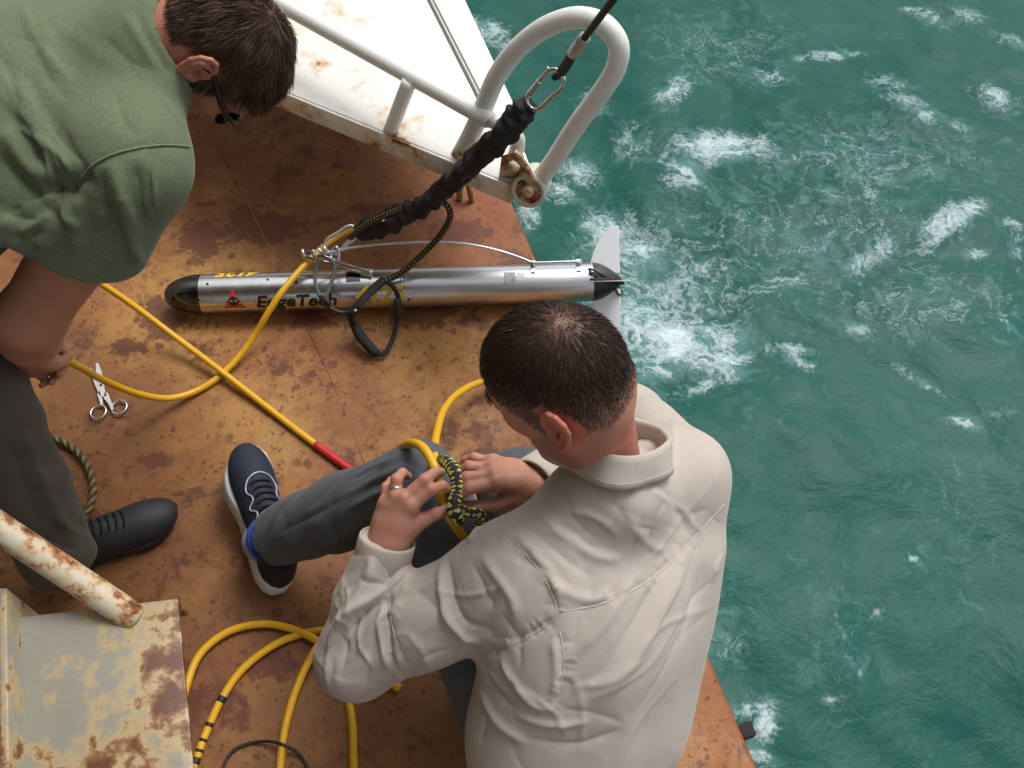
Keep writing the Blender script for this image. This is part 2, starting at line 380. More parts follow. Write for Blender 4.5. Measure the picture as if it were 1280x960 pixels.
FOAM = [  # photo position, half size, slope, strength
    (890, 188, 60, 22, -.1, .95), (855, 215, 30, 28, 0, .8), (950, 185, 26, 16, .2, .9), (840, 120, 26, 20, -.6, .72), (960, 95, 22, 12, .3, .75), (915, 78, 14, 6, 0, .7),
    (1040, 66, 40, 8, -.05, .8), (1000, 70, 14, 8, 0, .6), (1110, 105, 30, 10, .2, .7), (1140, 140, 40, 14, .5, .8), (1190, 160, 26, 10, .3, .7), (1240, 125, 30, 16, .4, .8), (1270, 55, 26, 10, .3, .75),
    (1180, 285, 34, 26, -.5, .98), (1210, 265, 22, 14, -.2, .95), (1075, 330, 40, 16, -.25, .85), (1100, 315, 18, 16, -.7, .8), (985, 352, 40, 9, -.1, .72), (950, 360, 30, 10, 0, .7), (1215, 318, 22, 8, 0, .8), (1265, 280, 20, 6, .2, .75),
    (850, 430, 75, 36, .05, 1.05), (905, 455, 30, 22, 0, 1.1), (800, 400, 40, 40, 0, .95), (815, 470, 30, 14, -.2, 1.0), (880, 485, 30, 8, -.5, .75), (800, 320, 36, 24, .2, .95), (760, 290, 40, 30, 0, .85), (700, 242, 22, 12, .2, .95), (660, 260, 14, 24, .3, .95),
    (990, 435, 40, 8, .05, .82), (1000, 452, 22, 10, .3, .8), (1075, 410, 20, 14, .3, .7), (1150, 470, 34, 8, .6, .72), (1205, 525, 26, 8, .1, .82), (1250, 515, 20, 6, -.2, .7), (1255, 400, 14, 10, .8, .75), (1270, 310, 14, 30, 0, .6),
    (1147, 695, 12, 6, .3, .7), (955, 905, 18, 30, -.1, 1.05), (930, 890, 22, 14, 0, .85), (945, 945, 26, 16, .2, .95), (1040, 875, 12, 4, .1, .7), (1100, 765, 10, 8, 0, .66), (1080, 835, 14, 6, -.8, .6), (1225, 730, 10, 10, 0, .6),
    (975, 525, 8, 4, 0, .62), (905, 790, 40, 60, .5, .5), (900, 60, 120, 60, 0, .4), (1040, 800, 60, 120, 0, .36), (1200, 640, 100, 120, 0, .30), (830, 370, 120, 120, 0, .62), (720, 215, 30, 16, .2, .75), (790, 180, 30, 30, 0, .55), (740, 130, 20, 20, 0, .6), (1160, 20, 30, 12, .3, .75), (1135, 10, 14, 6, 0, .7), (610, 40, 30, 16, .3, .8), (640, 60, 24, 8, .1, .7),
    (1210, 20, 30, 14, .2, .6), (1060, 200, 200, 60, 0, .47), (1000, 300, 260, 110, 0, .43), (860, 300, 60, 60, 0, .45), (1040, 250, 30, 14, .4, .6), (930, 250, 16, 14, 0, .6), (1150, 380, 160, 60, 0, .46), (1085, 250, 14, 10, .5, .68)]
def build_water():
    xs = np.concatenate([-np.geomspace(9000, 1.3, 30), np.arange(-1.2, 3.9, .022), np.geomspace(4, 9000, 34)])
    ys = np.concatenate([-np.geomspace(9000, .7, 30), np.arange(-.6, 5.4, .022), np.geomspace(5.5, 9000, 34)])
    X, Y = np.meshgrid(xs, ys, indexing='ij'); r = np.hypot(X, Y - 2)
    Z = np.full(X.shape, ZSEA); near = r < 60
    pts = np.stack([X[near], Y[near]], -1)
    Z[near] += np.array([.060 * mnoise.noise(Vector((x * .9, y * .7, 0))) + .030 * mnoise.noise(Vector((x * 2.3 + 4, y * 1.9, 1))) + .012 * mnoise.noise(Vector((x * 6 + y * 2, y * 5, 2))) for x, y in pts]) * np.clip((60 - r[near]) / 30, 0, 1)
    V = np.stack([X, Y, Z], -1).reshape(-1, 3)
    n, k = X.shape; idx = np.arange(n * k).reshape(n, k)
    F = np.stack([idx[:-1, :-1], idx[1:, :-1], idx[1:, 1:], idx[:-1, 1:]], -1).reshape(-1, 4)
    foam = np.zeros(len(V))
    for (u, v, a, b, s, st) in FOAM:
        c = W(u, v, ZSEA); U = W(u + a, v + s * a, ZSEA) - c; D = W(u, v + b, ZSEA) - c
        M = np.linalg.inv(np.array([U[:2], D[:2]]).T); q = (V[:, :2] - c[:2]) @ M.T
        dd = (q ** 2).sum(1)
        st = st * (.90 if a < 42 and u > 900 else 1.0)
        foam = np.maximum(foam, st * 1.0 * np.exp(-dd * .60))
    # wake fading out to sea, beyond the picture too
    V[:, 2] += np.clip(foam - .5, 0, 1) * .03
    o = mk('water', V, F, m_water()); tag(o, kind='structure'); vattr(o, 'foam', foam)
    return o
build_water()

# unseen wall and overhead deck, added and shaped to shade the deck's left side
def build_unseen_shade():
    mb = MB()
    mb.box((-1.85, .2, .3), (.03, 0, 0), (0, 4.0, 0), (0, 0, 2.25))
    o = mb.build('unseen_shade_wall', M_STEP); tag(o, kind='structure')
    mb = MB(); mb.slab([(-2.9, -2.4, 2.6), (.35, -2.4, 2.6), (.35, -.12, 2.6), (-.52, .30, 2.6), (-.62, 1.6, 2.6), (-2.9, 1.6, 2.6)], (0, 0, .05))
    o = mb.build('unseen_shade_deck', M_STEP); tag(o, kind='structure')
build_unseen_shade()

# ------------------------------------------------------------------ white platform with its rail
ZP = .40
A_CAM = np.array([0, 0, HC])
def build_platform():
    root = empty('white_platform', 'rust-streaked white steel platform raised above the brown deck, with a pipe rail', 'platform')
    A = W(640, 232, ZP); B = W(318, 100, ZP); C = W(578, 0, ZP) + 1.2 * (W(578, 0, ZP) - W(660, 208, ZP)); Dn = W(663, 214, ZP)
    far = nrm(C - Dn)
    Bx = B + nrm(B - A) * 1.3
    poly = [A, Dn, C, C + (Bx - C) * .3 + far * .4, Bx]
    mb = MB(); mb.slab(poly, (0, 0, -.012)); top = mb.build('platform_plate', M_WHITE, root, bevel=.002)
    bm = bmesh.new(); bm.from_mesh(top.data); bmesh.ops.triangulate(bm, faces=bm.faces)
    for _ in range(5): bmesh.ops.subdivide_edges(bm, edges=[e for e in bm.edges if e.calc_length() > .06], cuts=1)
    bmesh.ops.triangulate(bm, faces=bm.faces); bm.to_mesh(top.data); bm.free()
    co = np.array([v.co[:] for v in top.data.vertices])
    ab = nrm(B - A); d = np.abs((co - A) @ nrm(np.cross(ab, (0, 0, 1))))
    vattr(top, 'edge', np.clip(1 - d / .03, 0, 1) * .6)
    # edge flat bar, hanging below the plate
    nin = nrm(np.cross((0, 0, 1.0), nrm(Bx - A))); nin = nin if np.dot(nin, far) > 0 else -nin
    mb = MB(); mb.slab([A - nin * .004, Bx - nin * .004, Bx + nin * .006, A + nin * .006], (0, 0, -.055))
    o = mb.build('edge_bar', M_RAILRUST if False else M_WHITE, root, bevel=.002); vattr(o, 'edge', [.75] * len(o.data.vertices))
    nr = nrm(np.cross(far, (0, 0, 1.0)))
    mb = MB(); mb.slab([Dn + nr * .004, C + nr * .004, C - nr * .006, Dn - nr * .006], (0, 0, -.055)); o = mb.build('edge_bar', M_WHITE, root, bevel=.002); vattr(o, 'edge', [.3] * len(o.data.vertices))
    # dark seam running up the plate, with a raised margin strip outboard of it
    s0, s1 = W(612, 150, ZP + .001), W(536, 0, ZP + .001); s1 = s1 + (s1 - s0) * .9
    tube('plate_joint', [s0, s1], .004, m_plain('dark_joint_sealant', (.10, .11, .10), .7), root, flat=.35)
    w = nrm(np.cross(nrm(s1 - s0), (0, 0, 1)))
    mb = MB(); mb.slab([s0 + w * .010, s1 + w * .010, s1 + w * .10, s0 + w * .066], (0, 0, .006)); o = mb.build('margin_strip', M_WHITE, root, bevel=.002)
    vattr(o, 'edge', [.1] * len(o.data.vertices))
    # legs under it
    for p in (A + nin * .55 + nrm(Bx - A) * .5, Bx + nin * .08, C - nr * .1 - far * .1, B + nin * .3):
        tube('support_leg', [(p[0], p[1], ZP - .014), (p[0], p[1], .0)], .024, M_PIPE, root)
    # pipe rail
    ZR = ZP + .13
    r0, r1 = W(612, 150, ZR), W(345, 2, ZR); r2 = r1 + (r1 - r0) * 1.2
    o = tube('rail', [r0, r1, r2], .0185, M_PIPE, root, n=4); vattr(o, 'edge', [0.0] * len(o.data.vertices))
    for (ub, vb, ut, vt) in ((488, 164, 512, 101), (330, 92, 352, 12)):
        bpt, tpt = W(ub, vb, ZP), W(ut, vt, ZR)
        o = tube('rail_post', [bpt, tpt], .0165, M_PIPE, root); vattr(o, 'edge', np.clip(1 - (np.array([v.co[2] for v in o.data.vertices]) - ZP) / .05, 0, 1))
    # hinged grab hoop leaning outboard
    BL, BR, AP = W(576, 192, ZP), W(668, 236, ZP - .02), W(762, 28, .80)
    hn = nrm(np.cross(BR - BL, AP - BL))
    px = [(574, 196), (590, 166), (606, 130), (622, 94), (650, 58), (686, 32), (726, 22), (756, 32), (773, 56), (770, 84), (754, 112), (724, 152), (694, 198), (678, 220)]
    path = [WP(u, v, BL, hn) for u, v in px]
    o = tube('grab_hoop', path, .0200, M_PIPE, root, n=8, sides=16)
    co = np.array([v.co[:] for v in o.data.vertices]); vattr(o, 'edge', np.clip(1 - (co[:, 2] - ZP) / .10, 0, .8))
    # short brace from the hoop down to the bracket
    o = tube('brace', [W(614, 150, ZR), W(645, 170, ZR - .02), W(640, 205, ZP)], .016, M_PIPE, root, n=6); vattr(o, 'edge', np.full(len(o.data.vertices), .3))
    # hinge bracket: bent plate and the open rusty pipe end
    b0 = W(628, 222, ZP + .0); bw = W(652, 196, ZP + .09); b1 = W(655, 232, ZP + .02)
    mb = MB(); mb.slab([W(622, 228, ZP - .02), W(640, 236, ZP - .05), W(655, 205, ZP + .08), W(642, 190, ZP + .10), W(626, 194, ZP + .08)], nrm((.9, -.35, .1)) * .010)
    o = mb.build('hinge_plate', M_RAILRUST, root, bevel=.0025); vattr(o, 'edge', [.3] * len(o.data.vertices))
    mb = MB(); mb.slab([W(642, 190, ZP + .10), W(655, 205, ZP + .08), W(667, 226, ZP + .03), W(653, 236, ZP - .02)], nrm((.3, .4, .1)) * .010)
    o = mb.build('hinge_plate', M_RAILRUST, root, bevel=.0025); vattr(o, 'edge', [.2] * len(o.data.vertices))
    c1 = W(668, 226, ZP - .02); ax = nrm(nrm(A_CAM - c1) * .62 + nrm(W(655, 248, ZP) - W(676, 214, ZP)) * .78)
    ring = []; Vv, Ff = [], []
    up = nrm(np.cross(ax, (0, 0, 1))); vp = np.cross(ax, up)
    prof = [(-.02, .030), (.0, .034), (.055, .034), (.058, .032), (.058, .026), (.050, .025), (.048, .012), (.060, .0115), (.066, .007), (.066, .0)]
    S = 24
    for (t, r) in prof:
        for k in range(S):
            a = 2 * math.pi * k / S; Vv.append(c1 + ax * t + r * 1.14 * (math.cos(a) * up + math.sin(a) * vp))
    Ff = [(i * S + k, i * S + (k + 1) % S, (i + 1) * S + (k + 1) % S, (i + 1) * S + k) for i in range(len(prof) - 1) for k in range(S)]
    o = mk('hinge_barrel', Vv, Ff, M_RAILRUST, root); vattr(o, 'edge', [(-.4 if i // S < 5 else .55) for i in range(len(Vv))])
    tube('bolt', [W(640, 206, ZP + .08), W(645, 210, ZP + .085)], .010, M_RAILRUST, root, sides=6)
    # pad eye on the deck below
    tube('pad_eye', [W(590, 252, 0), W(586, 232, .05), W(582, 214, .07), W(576, 226, .05), W(574, 250, 0)], .008, M_DECK, root)
build_platform()

# ------------------------------------------------------------------ step and handrail, lower left
def build_step():
    root = empty('ladder_step', 'rusty grey-white steel ladder tread with a slanting handrail, beside the black shoe', 'ladder')
    ZS = .42
    pl = [W(18, 772, ZS), W(222, 748, ZS), W(243, 975, ZS), W(246, 1120, ZS), W(22, 1130, ZS)]
    mb = MB(); mb.slab(pl, (0, 0, -.008)); o = mb.build('tread', M_STEP, root, bevel=.002)
    bm = bmesh.new(); bm.from_mesh(o.data); bmesh.ops.triangulate(bm, faces=bm.faces)
    for _ in range(4): bmesh.ops.subdivide_edges(bm, edges=[e for e in bm.edges if e.calc_length() > .02], cuts=1)
    bmesh.ops.triangulate(bm, faces=bm.faces); bm.to_mesh(o.data); bm.free()
    px = np.array([proj(v.co)[:2] for v in o.data.vertices]); e = np.zeros(len(px)) - .25
    for (u, v, a, b, s) in [(140, 935, 45, 40, 1.1), (150, 780, 60, 26, .6), (160, 850, 60, 45, .35), (195, 915, 22, 24, .55), (228, 850, 14, 150, .7), (200, 770, 40, 22, .5), (120, 1020, 80, 40, .9), (110, 830, 30, 40, .2), (90, 900, 26, 50, -.4), (50, 850, 26, 90, -.7)]:
        e = np.maximum(e, -.25 + (s + .25) * np.exp(-(((px[:, 0] - u) / a) ** 2 + ((px[:, 1] - v) / b) ** 2) * .8)) if s > 0 else e + s * np.exp(-(((px[:, 0] - u) / a) ** 2 + ((px[:, 1] - v) / b) ** 2))
    vattr(o, 'edge', e)
    mb = MB(); f0, f1 = pl[0] + (0, -.0005, -.0083), pl[1] + (0, -.0005, -.0083); mb.slab([f0, f1, f1 + (0, -.006, 0), f0 + (0, -.006, 0)], (0, 0, -.06)); q = mb.build('tread_flange', M_STEP, root, bevel=.0015); vattr(q, 'edge', [.5] * len(q.data.vertices))
    mb = MB(); f0, f1 = pl[1] + (-.004, -.008, -.0083), pl[3] + (-.004, 0, -.0083); mb.slab([f0, f1, f1 + (-.006, 0, 0), f0 + (-.006, 0, 0)], (0, 0, -.015)); q = mb.build('tread_flange', M_STEP, root, bevel=.0015); vattr(q, 'edge', [.5] * len(q.data.vertices))
    # stringer at the left
    a, b = W(8, 735, ZS + .05), W(12, 1000, ZS + .05); b = b + (b - a) * .4
    mb = MB(); mb.slab([a + (-.012, 0, 0), a + (.0, 0, 0), b + (.0, 0, 0), b + (-.012, 0, 0)], (0, 0, -.45)); q = mb.build('stringer', M_STEP, root, bevel=.002); vattr(q, 'edge', [.15] * len(q.data.vertices))
    mb = MB(); mb.slab([a + (-.06, 0, -.004), a + (-.0125, 0, -.004), b + (-.0125, 0, -.004), b + (-.06, 0, -.004)], (0, 0, -.01)); q = mb.build('stringer_flange', M_STEP, root, bevel=.002); vattr(q, 'edge', [.7] * len(q.data.vertices))
    # legs to the deck
    for p in (pl[0] + np.array([.03, -.05, -.01]), pl[4] + np.array([.03, .03, -.01])):
        q = tube('step_leg', [p, (p[0], p[1], 0)], .018, M_STEP, root); vattr(q, 'edge', [.2] * len(q.data.vertices))
    h0, h1 = W(170, 774, ZS - .012), W(-8, 655, ZS + .13); h2 = h1 + (h1 - h0) * 1.5
    q = tube('handrail', [h0, h1, h2], .0235, M_RAILRUST, root, n=10, sides=18); vattr(q, 'edge', [.12] * len(q.data.vertices))
build_step()

# bracket on the hull edge, lower right
mb = MB(); c = W(929, 915, -.03); mb.box(c, e1 * .014, e2 * .020, (0, 0, .012)); o = mb.build('edge_bracket', m_plain('black_rust', (.010, .006, .005), .8), bevel=.002)
tag(o, 'small dark steel lug sticking out from the rusty deck edge over the water', 'lug')
# =================================================================== SMALL THINGS
M_STEEL = m_plain('brushed_steel', (.62, .62, .63), .24, 1.0, .12, 60, .08)
M_WIRE = m_plain('galvanised_wire', (.66, .67, .68), .35, .85, .1, 120, .2)
M_BLACKTAPE = m_plain('black_tape', (.012, .012, .013), .5)
M_BLACKWEB = m_plain('black_webbing', (.010, .010, .011), .75, 0, .3, 300, .5)
M_RED = m_plain('red_heatshrink', (.50, .018, .022), .42, 0, .1)
def m_yellow():
    m = MT('yellow_cable_jacket'); c = m.coord()
    n = m.noise(c, 14, 5); s = m.ramp(m.noise(c, 90, 5, .7), [(.62, 0), (.72, 1)])
    col = m.mix(n, (.62, .315, .006), (.72, .40, .010)); col = m.mix(m.math('MULTIPLY', s, .25), col, (.25, .13, .02))
    m.set(color=col, rough=.42, normal=m.bump(m.noise(c, 200, 3), .08, .0006)); return m.m
M_YEL = m_yellow()
def m_rope(name, ca, cb, cu=3, cv=90, thr=.55, rough=.75, mess=.35, ns=260):
    """braided rope: two crossing helices of strands in the tube's own coordinates"""
    m = MT(name); uv = m.coord('UV'); sp = m.n('ShaderNodeSeparateXYZ'); m.link(uv, sp.inputs[0])
    a = m.math('MULTIPLY', sp.outputs[0], cu * 2 * math.pi); b = m.math('MULTIPLY', sp.outputs[1], cv * 2 * math.pi)
    w1 = m.math('SINE', m.math('ADD', a, b)); w2 = m.math('SINE', m.math('SUBTRACT', a, b))
    k = m.math('ADD', m.math('MULTIPLY', m.math('MULTIPLY', w1, w2), .5), .5)
    nz = m.noise(m.coord(), ns, 3)
    k2 = m.math('ADD', k, m.math('MULTIPLY', m.math('SUBTRACT', nz, .5), mess))
    col = m.mix(m.ramp(k2, [(thr, 0), (thr + .08, 1)]), ca, cb)
    m.set(color=col, rough=rough, normal=m.bump(m.math('ADD', k, m.math('MULTIPLY', nz, .3)), .7, .0015)); return m.m
def m_twist(name, ca, cb, cv=60):
    m = MT(name); uv = m.coord('UV'); sp = m.n('ShaderNodeSeparateXYZ'); m.link(uv, sp.inputs[0])
    a = m.math('MULTIPLY', sp.outputs[0], 3 * 2 * math.pi); b = m.math('MULTIPLY', sp.outputs[1], cv * 2 * math.pi)
    w = m.math('ADD', m.math('MULTIPLY', m.math('SINE', m.math('ADD', a, b)), .5), .5)
    nz = m.noise(m.coord(), 320, 4)
    m.set(color=m.mix(m.math('MULTIPLY', w, m.math('ADD', nz, .4)), ca, cb), rough=.8, normal=m.bump(m.math('ADD', w, m.math('MULTIPLY', nz, .3)), .9, .003)); return m.m
M_BYROPE = m_rope('black_rope_yellow_fleck', (.012, .012, .012), (.50, .33, .04), 3, 55, .80)
M_BYBRAID = m_rope('black_yellow_braid', (.012, .013, .012), (.50, .46, .09), 2, 62, .60, .75, 1.9, 120)
M_OLIVE = m_twist('olive_twisted_rope', (.035, .028, .012), (.23, .17, .06), 45)
M_TAN = m_twist('tan_twisted_rope', (.10, .07, .03), (.36, .26, .13), 45)

# ------------------------------------------------------------------ towfish
def build_towfish():
    root = empty('sonar_towfish', 'long polished silver sonar towfish lying on the rusty deck, tail fins over the water', 'towfish')
    ZF = .0500; R = .0480
    N0, T0 = W(206, 369, ZF), W(778, 351, ZF); ax = nrm(T0 - N0); L = np.linalg.norm(T0 - N0)
    up = np.array([0, 0, 1.0]); sd = nrm(np.cross(up, ax))          # sd points up the picture (+y)
    def pt(s, phi, r): return N0 + ax * s + r * (math.cos(phi) * up - math.sin(phi) * sd)   # phi from top towards the camera
    def s_at(u): return np.dot(W(u, 369 - (u - 206) * .0315, ZF) - N0, ax)
    S = 64
    def lathe(name, prof, mat, parent=root):
        V = [pt(s, 2 * math.pi * k / S, r) for (s, r) in prof for k in range(S)]
        F = [(i * S + k, i * S + (k + 1) % S, (i + 1) * S + (k + 1) % S, (i + 1) * S + k) for i in range(len(prof) - 1) for k in range(S)]
        o = mk(name, V, F, mat, parent); o.data.set_sharp_from_angle(angle=rad(40)); return o
    def m_alu(name, col, rough, sc):
        m = MT(name); c = m.coord(); cl = m.mapping(c, (60, 60, 60))
        n = m.noise(c, 9, 6, .6); sc_ = m.noise(m.mapping(c, (6, 260, 260)), 1, 3); sp = m.ramp(m.noise(c, 160, 4, .7), [(.66, 0), (.72, 1)])
        m.set(color=m.mix(m.math('MULTIPLY', sp, .3), m.mix(n, tuple(x * .86 for x in col), col), (.25, .23, .2)), metal=1.0,
              rough=m.math('ADD', m.math('MULTIPLY', n, .22), rough), normal=m.bump(sc_, .06, .0006)); return m.m
    M_BODY = m_alu('towfish_aluminium', (.74, .75, .76), .16, 1); M_NOSE = m_alu('towfish_nose_steel', (.12, .12, .125), .08, 1); M_SMOOTH = m_alu('towfish_rear_tube', (.76, .77, .79), .22, 1)
    s1, s2, s3 = s_at(254), s_at(503), s_at(740)
    dome = [(s1 * (1 - math.cos(t)) , R * math.sin(t) ** .92 if t > 0 else .0004) for t in np.linspace(0, math.pi / 2, 18)]
    lathe('nose_cap', dome + [(s1 + .0005, R - .0012)], M_NOSE)
    lathe('front_body', [(s1 + .0005, R - .0015), (s1 + .001, R - .0002), (s_at(270), R - .0002), (s_at(270) + .0004, R - .0012), (s_at(270) + .0012, R - .0012), (s_at(270) + .0016, R), (s2, R), (s2 + .0004, R - .002)], M_BODY)
    rb = lathe('rear_body', [(s2 + .0006, R - .002), (s2 + .001, R - .0005), (s_at(517), R - .0005), (s_at(517) + .0004, R - .0016), (s_at(517) + .001, R - .0016), (s_at(517) + .0015, R - .0007), (s3, R - .0007), (s3 + .0006, R - .004)], M_SMOOTH)
    M_BLACK = m_plain('black_plastic_tail', (.014, .015, .017), .42, 0, .2, 30, .2)
    se = L - .008
    tail = lathe('tail_cone', [(s3 + .0008, R - .004), (s3 + .0012, R - .0006)] + [(s3 + .002 + (se - s3) * t, (R - .0008) * (1 - .78 * t ** 1.7)) for t in np.linspace(0, 1, 12)] + [(se + .006, .004), (se + .006, .0005)], M_BLACK)
    M_FIN = m_plain('bare_aluminium_fin', (.70, .71, .72), .5, .15, .08, 60, .1)
    rootx = s_at(731)
    for phi in (.66, .66 + math.pi / 2, .66 + math.pi, .66 - math.pi / 2):
        d = pt(0, phi, 1) - N0; n = nrm(np.cross(ax, d))
        long_ = 1.0 if phi != .66 else 1.12
        out = [(s3 - .004, R * .5), (s3 - .002, R * 1.05), (s3 + .006, R * 1.55), (s3 + .018, R * 2.05), (s3 + .035, R * 2.5), (s3 + .052, R * 2.72), (s3 + .068 * long_, R * 2.80), (s3 + .070 * long_, R * .4)]
        mb = MB(); mb.slab([N0 + ax * s + d * r - n * .0015 for s, r in out], n * .003); mb.build('tail_fin', M_FIN, root, bevel=.0008, seg=1)
    # lashings round the tail
    for (sa, pa, sb, pb) in ((s3 - .012, .0, se - .004, .7), (s3 - .010, .55, se - .01, .5), (s3 - .012, .2, se - .006, 1.0)):
        pts = []
        for t in np.linspace(0, 1, 7):
            s = sa + (sb - sa) * t; rr = R + .003 if s < s3 else (R + .002) * (1 - .70 * ((s - s3) / (se - s3)) ** 1.7) + .003
            pts.append(pt(s, pa + (pb - pa) * t, rr))
        tube('lashing', pts, .0028, M_BLACKTAPE, tail, n=5, sides=8)
    for p0 in (.4, 1.8): tube('lashing', [pt(se - .012, p0, .014), pt(se - .002, p0 + .3, .034), pt(se + .008, p0 + .5, .028), pt(se - .004, p0 + .8, .012)], .0026, M_BLACKTAPE, tail, n=5, sides=8)
    # towing rail strip along the top, rear end, on two clips
    PT = -.32
    for u in (666, 722):
        s = s_at(u); mb = MB()
        pth = [pt(s, PT + t, R + .0016) for t in np.linspace(.02, .42, 7)]
        V, F, _ = sweep([pt(s, PT - .02, R + .014)] + [pt(s, PT + .0, R + .006)] + pth, .0016, 6, up=ax); mb = MB()
        for i in range(len(pth) - 1):
            a, b = pth[i], pth[i + 1]; mb.slab([a - ax * .006, b - ax * .006, b + ax * .006, a + ax * .006], nrm(a - N0 - ax * s) * .0022)
        a, b = pth[0], pt(s, PT - .03, R + .015); mb.slab([a - ax * .006, b - ax * .006, b + ax * .006, a + ax * .006], sd * .0025)
        mb.build('rail_clip', M_STEEL, root)
    tube('tow_rail', [pt(s_at(660), PT, R + .012), pt(s_at(726), PT, R + .012)], .0035, M_STEEL, root, sides=10)
    # mounting bar and clamps in front
    mb = MB(); a, b = s_at(374), s_at(470); p = PT + .1
    mb.slab([pt(a, p, R + .010), pt(b, p, R + .010), pt(b, p + .12, R + .0115), pt(a, p + .12, R + .0115)], pt(0, p, 1) * 0 + nrm(pt(0, p, 1) - N0) * .004); mb.build('mounting_bar', M_STEEL, root, bevel=.0006, seg=1)
    for u, w in ((374, .006), (445, .017)):
        s = s_at(u); mb = MB()
        for i in range(6):
            f0, f1 = PT + .16 + i * .07, PT + .16 + (i + 1) * .07
            mb.slab([pt(s - w, f0, R + .0008), pt(s - w, f1, R + .0008), pt(s + w, f1, R + .0008), pt(s + w, f0, R + .0008)], nrm(pt(s, f0, 1) - N0 - ax * s) * .002)
        mb.slab([pt(s - w, PT + .17, R + .001), pt(s + w, PT + .17, R + .001), pt(s + w, PT + .13, R + .012), pt(s - w, PT + .13, R + .012)], sd * .003)
        mb.build('clamp', M_NOSE, root)
    # screws
    M_HOLE = m_plain('dark_screw_recess', (.02, .02, .02), .5, .3)
    for (u, f) in ((266, .15), (256, .95), (340, .0), (497, .1), (497, .62), (508, .12), (508, .66), (512, 1.3)):
        s = s_at(u); c = pt(s, f, R + .0002); n = nrm(c - N0 - ax * s); tube('screw', [c - n * .002, c + n * .0006], .0032, M_HOLE if u in (266,) else M_NOSE, root, sides=10)
    # tag and certificate label
    def patch(name, u0, u1, f0, f1, mat, lift=.0006, par=root, k=8):
        a, b = s_at(u0), s_at(u1); V = []; F = []
        for i in range(k + 1):
            f = f0 + (f1 - f0) * i / k; V += [pt(a, f, R + lift), pt(b, f, R + lift)]
        F = [(2 * i, 2 * i + 1, 2 * i + 3, 2 * i + 2) for i in range(k)]
        return mk(name, V, F, mat, par, smooth=True)
    def m_print(name, ca, cb, sx, sy):
        m = MT(name); c = m.coord(); g = m.noise(m.mapping(c, (sx, sy, sy)), 1, 2, .5)
        m.set(color=m.mix(m.ramp(g, [(.47, 0), (.53, 1)]), ca, cb), rough=.5); return m.m
    patch('serial_plate', 630, 644, .02, .62, m_print('grey_serial_plate', (.16, .16, .16), (.42, .42, .42), 300, 700))
    patch('paper_label', 645, 655, .05, .50, m_print('white_printed_label', (.35, .35, .35), (.72, .72, .72), 900, 420))
    # lettering wrapped on the barrel
    def wrap(name, V, F, mat, uc, phc, flip=False, lift=.0008):
        sc_ = s_at(uc); out = []
        for x, y, _ in V:
            if flip: x, y = -x, -y
            out.append(pt(sc_ + x, phc - y / R, R + lift))
        return mk(name, out, F, mat, root, smooth=True)
    M_INK = m_plain('black_print', (.012, .012, .013), .5); M_YPR = m_plain('yellow_print', (.78, .52, .02), .5); M_RPR = m_plain('red_print', (.55, .03, .03), .5)
    V, F = text_mesh('EdgeTech', .044, shear=.22, bold=.0014); V[:, 0] *= 1.12; wrap('lettering', V, F, M_INK, 373, 1.22)
    V, F = text_mesh('4125', .058, shear=.2, bold=.0022); wrap('lettering', V, F, M_YPR, 476, 1.02)
    V, F = text_mesh('4125', .050, shear=.2, bold=.0014); wrap('lettering', V, F, M_YPR, 301, -.70, True)
    # red triangle emblem with a black anchor
    def tri_poly(pts): return np.array([(x, y, 0) for x, y in pts])
    def fan(polys):
        bm = bmesh.new()
        for p in polys:
            bm.faces.new([bm.verts.new((x, y, 0)) for x, y in p])
        bmesh.ops.triangulate(bm, faces=bm.faces); bmesh.ops.subdivide_edges(bm, edges=list(bm.edges), cuts=3, use_grid_fill=True); bmesh.ops.triangulate(bm, faces=bm.faces)
        bm.verts.index_update(); V = np.array([v.co[:] for v in bm.verts]); F = [tuple(v.index for v in f.verts) for f in bm.faces]; bm.free(); return V, F
    V, F = fan([[(0, .026), (.010, .009), (-.010, .009)], [(-.0135, .003), (-.005, .003), (-.008, -.008), (-.018, -.008)], [(.0135, .003), (.018, -.008), (.008, -.008), (.005, .003)],
                [(-.020, -.011), (.020, -.011), (.022, -.0155), (-.022, -.0155)], [(-.024, -.018), (.024, -.018), (.027, -.0225), (-.027, -.0225)]])
    wrap('emblem', V, F, M_RPR, 297, 1.02)
    V, F = fan([[(-.0022, .010), (.0022, .010), (.0022, -.016), (-.0022, -.016)], [(-.009, .007), (-.0022, .007), (-.0022, .002), (-.009, .002)], [(.0022, .007), (.009, .007), (.009, .002), (.0022, .002)],
                [(-.013, -.002), (-.008, -.004), (-.0022, -.010), (-.0022, -.016), (-.009, -.011)], [(.013, -.002), (.009, -.011), (.0022, -.016), (.0022, -.010), (.008, -.004)]])
    wrap('emblem', V, F, M_INK, 297, 1.02, lift=.0013)
    return pt, s_at, R
FPT, F_S, F_R = build_towfish()

